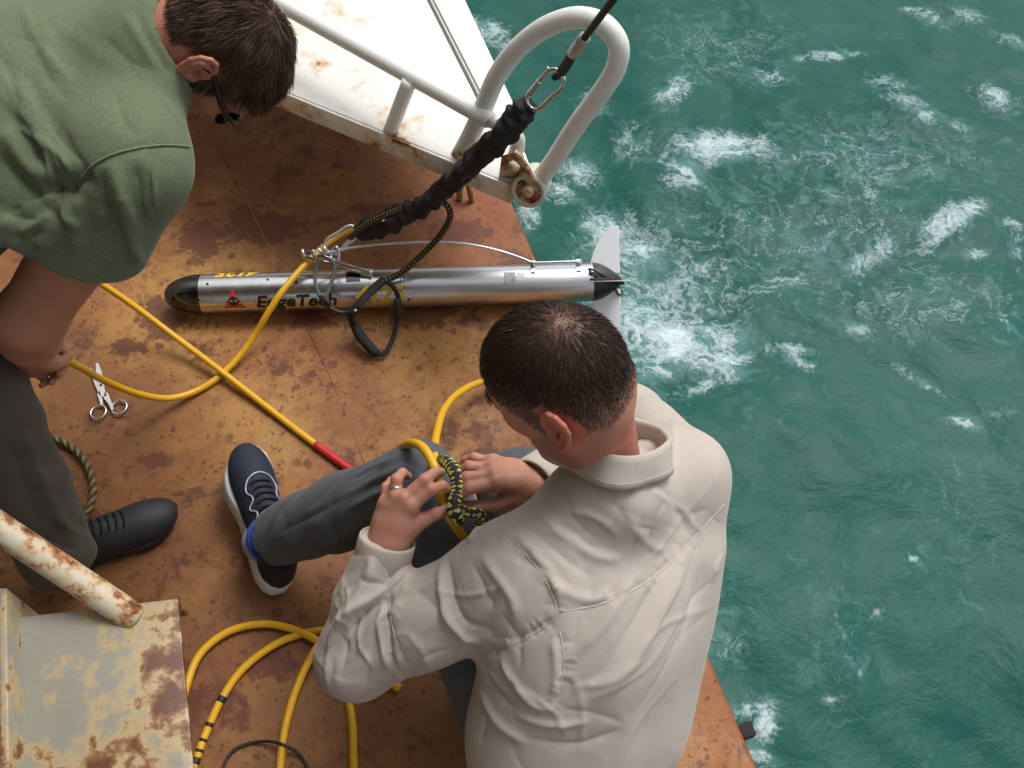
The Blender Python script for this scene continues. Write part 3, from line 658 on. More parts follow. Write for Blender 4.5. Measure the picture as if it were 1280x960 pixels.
# ------------------------------------------------------------------ lifting gear
def carabiner(name, label, u0, v0, z0, u1, v1, z1, w, r, gate=True):
    a, b = W(u0, v0, z0), W(u1, v1, z1); ax = b - a; L = np.linalg.norm(ax); ax = ax / L
    vd = nrm(np.array([0, 0, HC]) - a); sd = nrm(np.cross(vd, ax))
    pts = [(0, -w * .25), (.10, -w * .48), (.5, -w * .5), (.85, -w * .5), (.97, -w * .30), (1, 0), (.97, w * .30), (.86, w * .45), (.5, w * .42), (.12, w * .30), (0, w * .05)]
    root = empty(name, label, 'carabiner')
    P = [a + ax * L * s + sd * q for s, q in pts]
    tube('frame', P[:7] + P[6:7] + [P[7]], r, M_STEEL, root, n=6, sides=10) if False else tube('frame', P[8:][::-1][:0] + P, r, M_STEEL, root, n=6, sides=10, closed=True)
    tube('gate_pin', [P[7], P[7] + sd * r * 1.6], r * .8, M_STEEL, root, sides=8)
    tube('gate_sleeve', [P[9] + ax * L * .1, P[8] + ax * L * .05], r * 1.35, M_STEEL, root, sides=10)
    return root
carabiner('carabiner', 'steel carabiner joining the dark tow line to the top of the ruched black sleeve', 660, 131, .66, 701, 92, .74, .040, .0045)
carabiner('carabiner', 'steel carabiner at the lower end of the ruched black sleeve, above the towfish', 446, 288, .17, 408, 312, .15, .038, .0045)

root = empty('tow_line', 'dark thin tow line running up out of view from the upper carabiner', 'rope')
p0, p1 = W(697, 92, .735), W(766, 0, 1.02); p2 = p0 + (p1 - p0) * 5
tube('line', [p0 + (p1 - p0) * .05, p1, p2], .0062, m_plain('dark_red_black_rope', (.022, .014, .013), .7, 0, .4, 200, .5), root, n=8)
q = lambda t: p0 + (p1 - p0) * t
tube('eye_splice', [q(-.03) + (0.006, 0, 0), q(.12) + (.004, 0, 0), q(.34)], [.008, .010, .0095], M_BLACKWEB, root, n=6)
tube('eye_splice', [q(-.02), q(-.07), q(-.02) + (.012, 0, .004)], .006, M_BLACKWEB, root, n=6)
tube('ferrule', [q(.32), q(.54)], .0108, m_plain('grey_crimp', (.40, .38, .35), .45, .5), root, n=3)

def build_sling():
    root = empty('lifting_sling', 'ruched black fabric sleeve slanting from the hoop down to the towfish', 'sling')
    pts = [W(662, 128, .66), W(640, 155, .61), W(600, 195, .50), W(560, 232, .38), W(530, 256, .30), W(490, 275, .23), W(447, 291, .17)]
    path = catmull(pts, 30); n = len(path)
    rr = np.interp(np.linspace(0, 1, n), [0, .03, .12, .3, .55, .7, .85, .97, 1], [.015, .022, .025, .023, .021, .022, .027, .024, .017])
    ph = [random.uniform(0, 6.28) for _ in range(9)]
    def prof(i, a):
        t = i / n
        ridge = abs(math.sin(t * 46 + .9 * math.sin(a + t * 9) + ph[0])) ** .7
        fold = .10 * math.sin(3 * a + t * 31 + ph[1]) + .07 * math.sin(5 * a - t * 57 + ph[2]) + .08 * math.sin(t * 120 + 2 * a)
        return .80 + .30 * ridge + fold
    V, F, UV = sweep(path, rr, 36, prof=prof)
    mk('sleeve', V, F, M_BLACKWEB, root, uv=UV)
    # stitched tacks
    for (u, v, z) in ((492, 268, .262), (478, 277, .246)):
        c = W(u, v, z); tube('white_stitch', [c, c + (.004, .003, .003), c + (.008, .0, .002)], .0022, m_plain('white_thread', (.7, .7, .66), .8), root, n=3, sides=6)
build_sling()
tube_o = tube('safety_rope', [W(438, 297, .17), W(460, 280, .225), W(500, 262, .275), (W(535, 252, .30)), W(556, 254, .30), W(563, 268, .27), W(552, 292, .21), W(528, 318, .16), (W(500, 342, .125)), (W(477, 353, .112))], .0075, M_BYROPE, None, n=14, sides=14)
tag(tube_o, 'black rope with yellow flecks looping from the sleeve down to the towfish', 'rope')
root = empty('webbing_loop', 'black webbing handle loop hanging over the front side of the towfish', 'strap')
tube('strap', [W(480, 349, .115), W(466, 362, .112), W(448, 380, .105), W(438, 393, .085), W(442, 406, .06)], [.011, .012, .010, .011, .012], M_BLACKWEB, root, n=8, flat=.5)
tube('grip', [W(441, 402, .062), W(452, 422, .04), W(471, 443, .02)], [.011, .0135, .012], M_BLACKWEB, root, n=10)
tube('strap', [W(471, 443, .018), W(480, 442, .014), W(492, 420, .02), W(497, 395, .05), W(498, 372, .085), W(490, 357, .11), W(480, 350, .116)], .0058, M_BLACKWEB, root, n=8)
tube('sleeve_cuff', [W(497, 398, .05), W(497, 384, .075), (W(495, 374, .09))], [.007, .0085, .007], M_BLACKWEB, root, n=6)
c = W(443, 389, .106); tube('white_stitch', [c, c + (.005, .002, .002)], .0032, M_WIRE, root, n=2, sides=6)
root = empty('shackle_loop', 'grey rubber loop hanging from the steel link, tied off with black cord', 'cord')
tube('loop', [W(403, 323, .15), W(396, 336, .135), W(394, 352, .125), W(399, 368, .118), W(404, 376, .112), W(409, 366, .119), W(416, 348, .128), W(418, 332, .14), W(412, 323, .15)], .0045, m_plain('grey_rubber', (.075, .085, .085), .6), root, n=8)
tube('cord', [W(401, 370, .117), W(408, 380, .110), W(418, 388, .100), W(430, 391, .092), W(446, 389, .103)], .0055, M_BLACKTAPE, root, n=8)
tube('knot', [W(402, 372, .118), W(408, 376, .118), W(412, 382, .108)], [.006, .008, .006], M_BLACKTAPE, root, n=5)

root = empty('steel_link', 'bright steel clevis link pinned above the towfish mounting bar', 'shackle')
def bar(name, a, b, w, t, mat=M_STEEL):
    d = nrm(b - a); vd = nrm(np.array([0, 0, HC]) - a); s = nrm(np.cross(vd, d)); n = np.cross(d, s)
    mb = MB(); mb.slab([a - s * w, b - s * w, b + s * w, a + s * w], n * t); return mb.build(name, mat, root, bevel=.001, seg=1)
bar('link_plate', W(378, 313, .148), W(426, 327, .136), .0035, .004); bar('link_plate', W(378, 320, .140), W(422, 332, .130), .0035, .004)
tube('pin', [W(378, 311, .150), W(380, 323, .138)], .005, M_STEEL, root, n=2); tube('pin', [W(391, 312, .158), W(394, 327, .13)], .004, M_STEEL, root, n=2)
bar('link_plate', W(418, 326, .132), W(466, 341, .108), .0028, .004); bar('link_plate', W(417, 331, .124), W(462, 345, .102), .0028, .004)
tube('pin', [W(464, 338, .112), W(462, 347, .100)], .0045, M_STEEL, root, n=2)
tube('ring', [W(420, 308, .16), W(424, 318, .15), W(421, 327, .14), W(414, 322, .14), W(415, 312, .15)], .003, M_STEEL, root, n=6, closed=True)
tube('ring', [W(398, 310, .158), W(404, 308, .160), W(407, 312, .157), W(403, 315, .154)], .0025, M_STEEL, root, n=6, closed=True)
o = tube('bail_wire', [W(392, 319, .145), W(420, 314, .15), W(450, 308, .16), W(500, 304, .155), W(560, 303, .145), W(600, 308, .13), W(635, 317, .115), W(665, 329, .106), W(668, 333, .099)], .0034, M_WIRE, None, n=10, sides=10)
tag(o, 'pale wire bail arching from the steel link back to the towfish tail clip', 'wire')

# ------------------------------------------------------------------ yellow cables
def cable(name, label, pts, r=.0078, extra=()):
    root = empty(name, label, 'cable', None)
    path = catmull([W(*p) if len(p) == 3 and not isinstance(p, np.ndarray) else p for p in pts], 16)
    V, F, UV = sweep(path, r, 14); mk('jacket', V, F, M_YEL, root, uv=UV)
    seg = np.r_[0, np.cumsum(np.linalg.norm(np.diff(path, axis=0), axis=1))]
    for (u, v, half, mat, nm, k) in extra:
        px = np.array([proj(p)[:2] for p in path]); i = int(np.argmin(np.hypot(px[:, 0] - u, px[:, 1] - v)))
        sel = [np.array([np.interp(seg[i] + t, seg, path[:, a]) for a in range(3)]) for t in np.linspace(-half, half, max(4, int(half * 300)))]
        V, F, UV = sweep(sel, r * k, 14); mk(nm, V, F, mat, root, uv=UV)
    return root
cable('tow_cable', 'yellow cable from the carabiner over the towfish, curving to the green-shirted person\'s hand',
      [(500, 262, .10), (470, 274, .115), (440, 286, .120), (415, 300, .122), (393, 319, .122), (372, 341, .120), (350, 368, .112), (334, 393, .085), (318, 420, .045), (296, 449, .020), (270, 474, .010), (240, 491, .012), (210, 498, .035), (175, 493, .09), (135, 478, .18), (100, 459, .31), (72, 447, .42), (50, 445, .46)])
cable('tow_cable', 'yellow cable running diagonally across the deck to its red sleeved end behind the knee',
      [(40, 300, .40), (75, 318, .30), (112, 345, .20), (160, 377, .12), (215, 418, .05), (271, 460, .026), (330, 506, .012), (395, 556, .010), (440, 588, .010), (500, 628, .010), (540, 655, .010)], .0078,
      [(421, 574, .062, M_RED, 'red_sleeve', 1.12), (396, 557, .002, M_BLACKTAPE, 'tape_band', 1.06)])
cable('tow_cable', 'yellow cable arching from the braided knot out behind the seated person\'s head',
      [(556, 622, .535), (549, 605, .535), (544, 588, .51), (543, 565, .46), (546, 540, .36), (556, 510, .22), (575, 490, .11), (600, 478, .05), (640, 473, .015), (700, 480, .010), (760, 500, .010)])
cable('tow_cable', 'short yellow cable loop over the raised grey knee, ending below the knot',
      [(486, 612, .22), (490, 584, .33), (500, 563, .44), (514, 554, .51), (529, 560, .545), (540, 577, .55), (548, 601, .545), (553, 625, .53), (562, 646, .52), (574, 664, .49), (590, 684, .44), (610, 705, .38)])
cable('tow_cable', 'outermost yellow cable loop on the deck beside the ladder step',
      [(205, 985, .012), (222, 915, .014), (232, 862, .016), (250, 818, .014), (285, 790, .012), (330, 780, .012), (370, 788, .014), (400, 803, .024), (440, 830, .012), (500, 860, .010)])
cable('tow_cable', 'black-banded yellow cable loop on the deck with printed marks',
      [(225, 1010, .010), (246, 948, .010), (256, 920, .010), (277, 874, .010), (302, 838, .010), (340, 808, .010), (375, 793, .011), (410, 787, .010), (460, 780, .010), (520, 775, .010)], .0078,
      [(277, 873, .006, M_BLACKTAPE, 'tape_band', 1.07), (246, 950, .006, M_BLACKTAPE, 'tape_band', 1.07), (261, 905, .004, M_BLACKTAPE, 'printed_mark', 1.01), (254, 926, .003, M_BLACKTAPE, 'printed_mark', 1.01), (250, 938, .003, M_BLACKTAPE, 'printed_mark', 1.01)])
cable('tow_cable', 'yellow cable coming straight down the deck between the coil and the beige elbow',
      [(345, 1040, .010), (350, 960, .010), (356, 912, .012), (368, 868, .014), (385, 828, .016), (402, 800, .024), (430, 770, .012), (470, 750, .010)])
cable('tow_cable', 'yellow cable dropping out of the picture below the beige elbow',
      [(446, 1040, .010), (442, 960, .010), (440, 900, .010), (430, 850, .010), (420, 810, .010)])
o = tube('thin_cord', [W(268, 985, .004), W(290, 940, .004), W(318, 928, .004), W(352, 930, .02), W(378, 948, .004), W(392, 990, .004)], .003, M_BLACKTAPE, None, n=12)
tag(o, 'thin black cord curved on the deck under the yellow cables', 'cord')
o = tube('olive_rope', [W(-30, 552, .012), W(10, 546, .012), W(40, 545, .012), (W(70, 549, .012)), W(98, 567, .012), W(114, 595, .012), W(115, 625, .012), W(100, 655, .012), W(60, 690, .012)], .0075, M_OLIVE, None, n=14)
tag(o, 'twisted olive rope curving on the deck behind the black shoe', 'rope')
o = tube('tan_rope', [W(28, 440, .03), W(24, 462, .04), W(18, 482, .05), W(8, 510, .02)], .009, M_TAN, None, n=10)
tag(o, 'frayed tan rope end beside the green-shirted person\'s knee', 'rope')
o = tube('green_cord', [W(36, 476, .03), W(26, 485, .06), W(20, 498, .06), W(24, 508, .03)], .005, m_twist('green_twine', (.01, .06, .04), (.03, .20, .13), 80), None, n=10)
tag(o, 'scrap of bright green twine beside the grey trouser leg', 'cord')

# ------------------------------------------------------------------ scissors
def build_scissors():
    root = empty('scissors', 'small silver electrician scissors lying open on the deck under the cable', 'scissors')
    Z = .006
    def blade(name, pts, dz, mat=M_STEEL):
        P = [W(u, v, Z + dz) for u, v in pts]; mb = MB(); mb.slab(P, (0, 0, .0028)); mb.build(name, mat, root, bevel=.0006, seg=1)
    blade('blade', [(120, 454), (124, 455), (128, 466), (130, 476), (132, 488), (134, 496), (127, 497), (123, 484), (120, 466)], .0034)
    blade('blade', [(113, 459), (116, 462), (121, 474), (126, 484), (131, 493), (125, 496), (119, 482), (114, 468)], 0)
    blade('shank', [(131, 490), (136, 492), (140, 503), (143, 511), (140, 514), (136, 506), (130, 498)], .0034)
    blade('shank', [(124, 489), (129, 492), (129, 500), (130, 508), (126, 509), (124, 500), (122, 494)], 0)
    tube('pivot', [W(126, 481, Z + .004), W(126, 481, Z + .0085)], .0030, m_plain('dark_pivot', (.05, .05, .05), .4, .8), root, n=2)
    for (cu, cv) in ((149, 509), (123, 515)):
        c = W(cu, cv, Z + .002); P = [c + np.array([math.cos(a) * .0172, math.sin(a) * .0182, 0]) for a in np.linspace(0, 2 * math.pi, 28, endpoint=False)]
        tube('finger_ring', P, .0024, M_STEEL, root, straight=True, closed=True, sides=8)
build_scissors()
# =================================================================== FIGURES: smooth-blended solids meshed with surface nets
def rc(a, b, ra, rb, k=.01):
    a = np.asarray(a, np.float32); b = np.asarray(b, np.float32); ab = b - a; l2 = max(float(ab @ ab), 1e-12)
    def f(P):
        q = P - a; h = q @ ab; t = np.clip(h * np.float32(1 / l2), 0, 1)
        d2 = np.einsum('ij,ij->i', q, q) - 2 * t * h + t * t * np.float32(l2)
        return np.sqrt(np.maximum(d2, 0)) - (np.float32(ra) + np.float32(rb - ra) * t)
    return (f, k, False)
def el(c, r, R=None, k=.01):
    c = np.asarray(c, np.float32); r = np.asarray(r, np.float32); R = np.eye(3, dtype=np.float32) if R is None else np.asarray(R, np.float32)
    def f(P):
        q = ((P - c) @ R) / r; k0 = np.sqrt(np.einsum('ij,ij->i', q, q)); q = q / r; k1 = np.sqrt(np.einsum('ij,ij->i', q, q))
        return np.where(k1 > 1e-9, k0 * (k0 - 1) / np.maximum(k1, 1e-9), -r.min())
    return (f, k, False)
def half(p, n, k=.004):
    """removes everything on the side n points to"""
    p = np.asarray(p, np.float32); n = np.asarray(nrm(n), np.float32)
    return (lambda P: -((P - p) @ n), k, True)
def sub(prim): return (prim[0], prim[1], True)
def smin(a, b, k):
    h = np.clip(.5 + .5 * (b - a) / k, 0, 1); return b + (a - b) * h - k * h * (1 - h)
def smax(a, b, k): return -smin(-a, -b, k)

def sdf_mesh(prims, lo, hi, vox, B=12):
    lo = np.asarray(lo, np.float32); hi = np.asarray(hi, np.float32)
    nb = np.ceil((hi - lo) / (vox * B)).astype(int)
    bi = np.stack(np.meshgrid(*[np.arange(n) for n in nb], indexing='ij'), -1).reshape(-1, 3)
    C = lo + (bi + .5) * (B * vox); C = C.astype(np.float32); diag = B * vox * .5 * 1.7321
    D = np.stack([p[0](C) for p in prims]); add = np.array([not p[2] for p in prims])
    dm = np.min(D[add], 0)
    act = np.where((dm < 1.15 * diag + .016) & (dm > -(1.15 * diag + .032)))[0]
    NG = nb * B + 2
    g = np.arange(B + 1); G = np.stack(np.meshgrid(g, g, g, indexing='ij'), -1).reshape(-1, 3)
    corners = [np.array((i, j, k)) for i in (0, 1) for j in (0, 1) for k in (0, 1)]
    edges = [(a, b) for a in corners for b in corners if (b - a).sum() == 1 and (b - a).min() >= 0]
    AK, AV, QK = [], [], []
    key = lambda I: (I[..., 0].astype(np.int64) * NG[1] + I[..., 1]) * NG[2] + I[..., 2]
    for b in act:
        base = bi[b] * B; pts = (lo + vox * (base + G)).astype(np.float32); d = None
        for i, (f, k, neg) in enumerate(prims):
            if neg:
                if -D[i, b] > D[:, b].min() - 3 * diag - k - .05 and d is not None: d = smax(d, -f(pts), k)
            elif D[i, b] < dm[b] + 2.2 * diag + k:
                v = f(pts); d = v if d is None else smin(d, v, k)
        if d is None: continue
        d = d.reshape(B + 1, B + 1, B + 1); s = d < 0
        if s.all() or not s.any(): continue
        c8 = sum(s[o[0]:B + o[0], o[1]:B + o[1], o[2]:B + o[2]].astype(np.int8) for o in corners)
        ijk = np.argwhere((c8 > 0) & (c8 < 8))
        acc = np.zeros((len(ijk), 3)); cnt = np.zeros(len(ijk))
        for o1, o2 in edges:
            i1 = ijk + o1; i2 = ijk + o2; d1 = d[i1[:, 0], i1[:, 1], i1[:, 2]]; d2 = d[i2[:, 0], i2[:, 1], i2[:, 2]]
            m = (d1 < 0) != (d2 < 0); t = np.where(m, d1 / np.where(m, d1 - d2, 1), 0)
            acc += np.where(m[:, None], o1 + t[:, None] * (o2 - o1), 0); cnt += m
        AV.append(lo + vox * (base + ijk + acc / cnt[:, None])); AK.append(key(base + ijk))
        for ax in range(3):
            o = np.zeros(3, int); o[ax] = 1; s0 = s[:B, :B, :B]; s1 = s[o[0]:B + o[0], o[1]:B + o[1], o[2]:B + o[2]]
            e = np.argwhere(s0 != s1)
            if not len(e): continue
            fl = s0[e[:, 0], e[:, 1], e[:, 2]]; a1 = np.zeros(3, int); a2 = np.zeros(3, int); a1[(ax + 1) % 3] = 1; a2[(ax + 2) % 3] = 1
            gI = base + e
            q = np.stack([key(gI - a1 - a2), key(gI - a2), key(gI), key(gI - a1)], 1)
            q[~fl] = q[~fl][:, ::-1]; QK.append(q)
    K = np.concatenate(AK); V = np.concatenate(AV); Q = np.concatenate(QK)
    o = np.argsort(K); K = K[o]; V = V[o]
    idx = np.searchsorted(K, Q); idx = np.clip(idx, 0, len(K) - 1); ok = (K[idx] == Q).all(1)
    return V, idx[ok]
def normals(V, F):
    n = np.zeros_like(V); fn = np.cross(V[F[:, 2]] - V[F[:, 0]], V[F[:, 3]] - V[F[:, 1]])
    for k in range(4): np.add.at(n, F[:, k], fn)
    return n / np.maximum(np.linalg.norm(n, axis=1), 1e-12)[:, None]
def relax(V, F, it=2, lam=.5):
    for _ in range(it):
        s = np.zeros_like(V); c = np.zeros(len(V))
        for k in range(4):
            np.add.at(s, F[:, k], V[F[:, (k + 1) % 4]]); np.add.at(s, F[:, k], V[F[:, (k + 3) % 4]]); np.add.at(c, F[:, k], 2)
        V = V + lam * (s / np.maximum(c, 1)[:, None] - V)
    return V
CAMP = Vector((0, 0, HC))
def bvh(V, F): return BVHTree.FromPolygons(V.tolist(), F.tolist())
def cast(t, u, v):
    h = t.ray_cast(CAMP, Vector(ray(u, v)).normalized())
    return None if h[0] is None else (np.array(h[0]), np.array(h[1]))
def cast_line(t, pts, n=8):
    P = catmull([(u, v, 0) for u, v in pts], n)[:, :2] if len(pts) > 1 else np.array(pts)
    hits = [cast(t, u, v) for u, v in P]; hits = [h for h in hits if h is not None]
    out = []
    for h in hits:
        if out and np.linalg.norm(h[0] - out[-1][0]) > .06: continue
        out.append(h)
    return out
def fold_disp(V, N, tree, folds):
    """folds: (pixel polyline, height m, width m); ridges and valleys of the cloth, laid on the surface itself"""
    D = np.zeros(len(V))
    for pts, a, w in folds:
        H = cast_line(tree, pts)
        if len(H) < 2: continue
        P = np.array([h[0] for h in H]); lo, hi = P.min(0) - 3 * w, P.max(0) + 3 * w
        m = np.where(((V > lo) & (V < hi)).all(1))[0]
        if not len(m): continue
        Q = V[m]; best = np.full(len(m), 9.0); bt = np.zeros(len(m))
        for i in range(len(P) - 1):
            ab = P[i + 1] - P[i]; t = np.clip(((Q - P[i]) @ ab) / max(ab @ ab, 1e-12), 0, 1); dd = np.linalg.norm(Q - (P[i] + t[:, None] * ab), axis=1)
            b = dd < best; best[b] = dd[b]; bt[b] = (i + t[b]) / (len(P) - 1)
        tp = np.clip(np.sin(np.pi * np.clip(bt, .0, 1)) * 1.6, 0, 1)
        D[m] += a * (np.exp(-(best / w) ** 2) if a > 0 else np.exp(-best / (w * .85))) * tp
    return V + N * D[:, None]
def vnoise(V, sx, off=0.0, oct_=3):
    S = V * np.asarray(sx) + off
    return np.array([mnoise.fractal(Vector(p), 1.0, 2.0, oct_) for p in S])
def limb_noise(V, a, b, fs, fa, off):
    """noise stretched round a limb so it makes cross folds"""
    ax = nrm(np.asarray(b) - a); q = V - a; s = q @ ax; r = q - s[:, None] * ax
    u = nrm(np.cross(ax, (.3, .2, .9))); w = np.cross(ax, u); an = np.arctan2(r @ w, r @ u)
    return np.array([mnoise.noise(Vector((x * fs + 1.2 * math.sin(t + off), math.cos(t) * fa + off, math.sin(t) * fa))) for x, t in zip(s, an)])
def rib(tree, name, pts, r, mat, parent, lift=.0006, flat=.5, n=8):
    H = cast_line(tree, pts, n)
    if len(H) < 3: return None
    P = np.array([h[0] + h[1] * lift for h in H]); P[1:-1] = (P[:-2] + 2 * P[1:-1] + P[2:]) / 4
    return tube(name, P, r, mat, parent, straight=True, sides=8, flat=flat)

# ------------------------------------------------------------------ figure materials
def m_cloth(name, col, var=.10, weave=900, heather=0.0, rough=.85, sheen=.15, bump=.25):
    m = MT(name); c = m.coord()
    n = m.noise(c, 6, 5, .6); f = m.noise(c, weave, 2, .6); g = m.noise(c, 300, 4, .7)
    base = m.mix(n, tuple(x * (1 - var) for x in col), tuple(x * (1 + var * .6) for x in col))
    if heather: base = m.mix(m.math('MULTIPLY', m.ramp(g, [(.35, 0), (.65, 1)]), heather), base, tuple(x * .35 for x in col)); base = m.mix(m.math('MULTIPLY', m.ramp(m.noise(c, 420, 3), [(.55, 0), (.7, 1)]), heather * .6), base, tuple(min(1, x * 1.7) for x in col))
    m.set(color=base, rough=rough, sheen=sheen, spec=.2)
    rg = m.math('SUBTRACT', 1.0, m.math('ABSOLUTE', m.math('SUBTRACT', m.math('MULTIPLY', m.noise(c, 8, 2, .5, .4), 2.0), 1.0)))
    w = m.bump(m.ramp(rg, [(.78, 0), (1.0, 1)]), bump * .6, .005, m.bump(m.noise(c, 26, 4, .55, .6), bump * .8, .004)); m.set(normal=m.bump(m.math('ADD', f, g), .18, .0006, w)); return m.m
def m_skin(name, col, red):
    m = MT(name); c = m.coord()
    n = m.noise(c, 22, 6, .6); f = m.noise(c, 160, 4, .6); k = m.noise(c, 420, 3)
    base = m.mix(m.ramp(n, [(.3, 0), (.7, 1)]), tuple(x * .88 for x in col), tuple(x * 1.08 for x in col))
    base = m.mix(m.math('MULTIPLY', m.ramp(f, [(.45, 0), (.75, 1)]), .35), base, red)
    base = m.mix(m.attr('red'), base, red)
    base = m.mix(m.math('MULTIPLY', m.attr('stubble'), m.ramp(k, [(.40, .35), (.62, 1)])), base, (.045, .030, .024))
    base = m.mix(m.attr('nail'), base, (.58, .34, .27))
    m.set(color=base, rough=.48, spec=.4, sss=.12)
    m.b.inputs['Subsurface Radius'].default_value = (.008, .003, .0015); m.b.inputs['Subsurface Scale'].default_value = 1.0
    m.set(normal=m.bump(m.math('ADD', f, m.math('MULTIPLY', k, .5)), .45, .0011, m.bump(m.noise(c, 70, 5, .65, 1.0), .35, .0016))); return m.m
def m_hair(name):
    m = MT(name); a = m.n('ShaderNodeAttribute'); a.attribute_name = 'hcol'
    m.set(color=a.outputs['Color'], rough=.62, spec=.22); return m.m
M_HAIR = m_hair('hair_strands')

def head_prims(c, f, u, k=1.0):
    f = nrm(f); u = nrm(u - np.dot(u, f) * f); s = np.cross(u, f); R = np.stack([f, s, u], 1)
    L = lambda x, y, z: c + R @ (np.array([x, y, z]) * k)
    E = lambda x, y, z, a, b, d, kk=.02, R2=None: el(L(x, y, z), (a * k, b * k, d * k), R if R2 is None else R @ R2, kk)
    P = [E(-.010, 0, .032, .100, .077, .094), E(.042, 0, .030, .052, .060, .062, .03), E(.040, 0, -.045, .050, .058, .078, .04)]
    for q in (-1, 1):
        P += [E(.050, q * .040, -.022, .028, .022, .022, .02), rc(L(-.005, q * .054, -.068), L(.062, q * .020, -.104), .016 * k, .017 * k, .025),
              E(-.045, q * .030, -.030, .045, .040, .050, .03)]
    P += [rc(L(.078, 0, -.104), L(.070, 0, -.108), .020 * k, .02 * k, .02), rc(L(.080, -.030, .017), L(.080, .030, .017), .012 * k, .012 * k, .012),
          rc(L(.092, 0, .008), L(.113, 0, -.034), .008 * k, .0125 * k, .010), E(.098, .011, -.040, .010, .008, .008, .006), E(.098, -.011, -.040, .010, .008, .008, .006),
          E(.090, 0, -.067, .012, .024, .006, .006), E(.088, 0, -.078, .012, .021, .007, .006)]
    P += [sub(E(.098, q * .031, -.002, .016, .015, .010, .012)) for q in (-1, 1)]
    P += [E(.0765, q * .031, -.003, .0125, .0145, .0115, .003) for q in (-1, 1)]
    for q in (-1, 1):
        def ep(a, b, o=0.0):                        # ear plane: a back, b up, o outwards
            a, b = a * 1.25 + .002, b * 1.25
            return L(-.010 - a - .16 * b, q * (.0745 + .42 * max(0, a + .010) + o + .10 * max(0, b)), -.012 + b)
        nrm_ = nrm((ep(.016, 0) - ep(-.008, 0)))
        ax3 = nrm(R @ np.array([-.42, q * .9, 0])); upv = nrm(R @ np.array([-.16, 0, 1])); bk = nrm(np.cross(upv, ax3))
        P += [el(ep(.003, .0, .001), (.020 * k, .036 * k, .0040 * k), np.stack([nrm_, nrm(upv - np.dot(upv, nrm_) * nrm_), nrm(np.cross(nrm_, upv))], 1), .004)]
        hx = [(-.009, -.001), (-.011, .012), (-.006, .026), (.004, .032), (.013, .029), (.020, .018), (.021, .004), (.017, -.009), (.010, -.021), (.003, -.029)]
        P += [rc(ep(*hx[i], .0045), ep(*hx[i + 1], .0045), .0046 * k, .0046 * k, .002) for i in range(len(hx) - 1)]
        ah = [(-.001, .020), (.009, .014), (.013, .002), (.009, -.010), (.001, -.018)]
        P += [rc(ep(*ah[i], .0030), ep(*ah[i + 1], .0030), .0036 * k, .0036 * k, .003) for i in range(len(ah) - 1)]
        P += [el(ep(-.001, -.030, .002), (.010 * k, .005 * k, .011 * k), R, .004), rc(ep(-.011, -.006, .003), ep(-.010, -.012, .003), .0045 * k, .004 * k, .004)]
        P += [sub(rc(ep(-.002, -.002, .006), ep(-.001, -.006, .005), .0095 * k, .009 * k, .003))]
    return P, R, L
def hand_prims(wr, J, palm_r=.0125):
    """J: thumb, index, middle, ring, little; each a list of joints"""
    th, fs = J[0], J[1:]; P = []
    wr = np.asarray(wr); lat = nrm(fs[0][0] - fs[3][0])
    for i, fg in enumerate(fs):
        w = wr + lat * (.016 - i * .0105)
        P.append(rc(w, fg[0], .0165, palm_r + .0008, .016))
    mid = (fs[1][0] + fs[2][0]) / 2; dz = np.array([0, 0, 1.0])
    for i, fg in enumerate(fs):
        P.append(rc(wr + lat * (.008 - i * .005) + dz * .0135, fg[0] + dz * (palm_r - .0015), .0030, .0036, .005)); P.append(el(fg[0] + dz * (palm_r - .0055), (.0078,) * 3, None, .006))
    P += [rc((wr + fs[0][0]) / 2, (wr + fs[3][0]) / 2, .0165, .0155, .02), rc(fs[0][0], fs[3][0], .0120, .0110, .010)]
    P.append(rc(wr + lat * .015, th[0], .017, .0165, .018)); P.append(rc(th[0], th[1], .0155, .0120, .012))
    P.append(rc(th[1], th[2], .0115, .0105, .003)); P.append(rc(th[2], th[3], .0105, .0080, .003))
    for i, fg in enumerate(fs):
        q = (1.0, 1.03, .97, .86)[i]
        P.append(rc(fg[0], fg[1], .0108 * q, .0094 * q, .0045)); P.append(el(fg[1], (.0104 * q,) * 3, None, .003))
        P.append(rc(fg[1], fg[2], .0094 * q, .0083 * q, .002)); P.append(rc(fg[2], fg[3], .0083 * q, .0068 * q, .002))
    return P
def strands(name, roots, dirs, lens, width, cols, parent, seg=3, bend=None, mat=None):
    """hair as thin tapering blades; dirs (n,3) start direction, bend (n,3) direction the tip leans to"""
    n = len(roots); t = np.linspace(0, 1, seg + 1)
    bend = dirs if bend is None else bend
    pts = np.empty((n, seg + 1, 3)); pts[:, 0] = roots
    for i in range(seg):
        q = (i + .5) / seg; d = dirs * (1 - q) + bend * q; d /= np.linalg.norm(d, axis=1)[:, None]
        pts[:, i + 1] = pts[:, i] + d * (lens / seg)[:, None]
    rnd = RNG.normal(size=(n, 3)); side = np.cross(dirs, rnd); side /= np.linalg.norm(side, axis=1)[:, None]
    wv = width * (1 - t * .75)
    V = np.stack([pts - side[:, None] * wv[None, :, None], pts + side[:, None] * wv[None, :, None]], 2).reshape(-1, 3)
    b = np.arange(n)[:, None] * (seg + 1) * 2 + np.arange(seg)[None] * 2
    F = np.stack([b, b + 1, b + 3, b + 2], -1).reshape(-1, 4)
    o = mk(name, V, F, mat or M_HAIR, parent)
    a = o.data.attributes.new('hcol', 'FLOAT_COLOR', 'POINT')
    c = np.repeat(np.concatenate([cols, np.ones((n, 1))], 1), (seg + 1) * 2, axis=0); a.data.foreach_set('color', c.astype(np.float32).ravel())
    return o
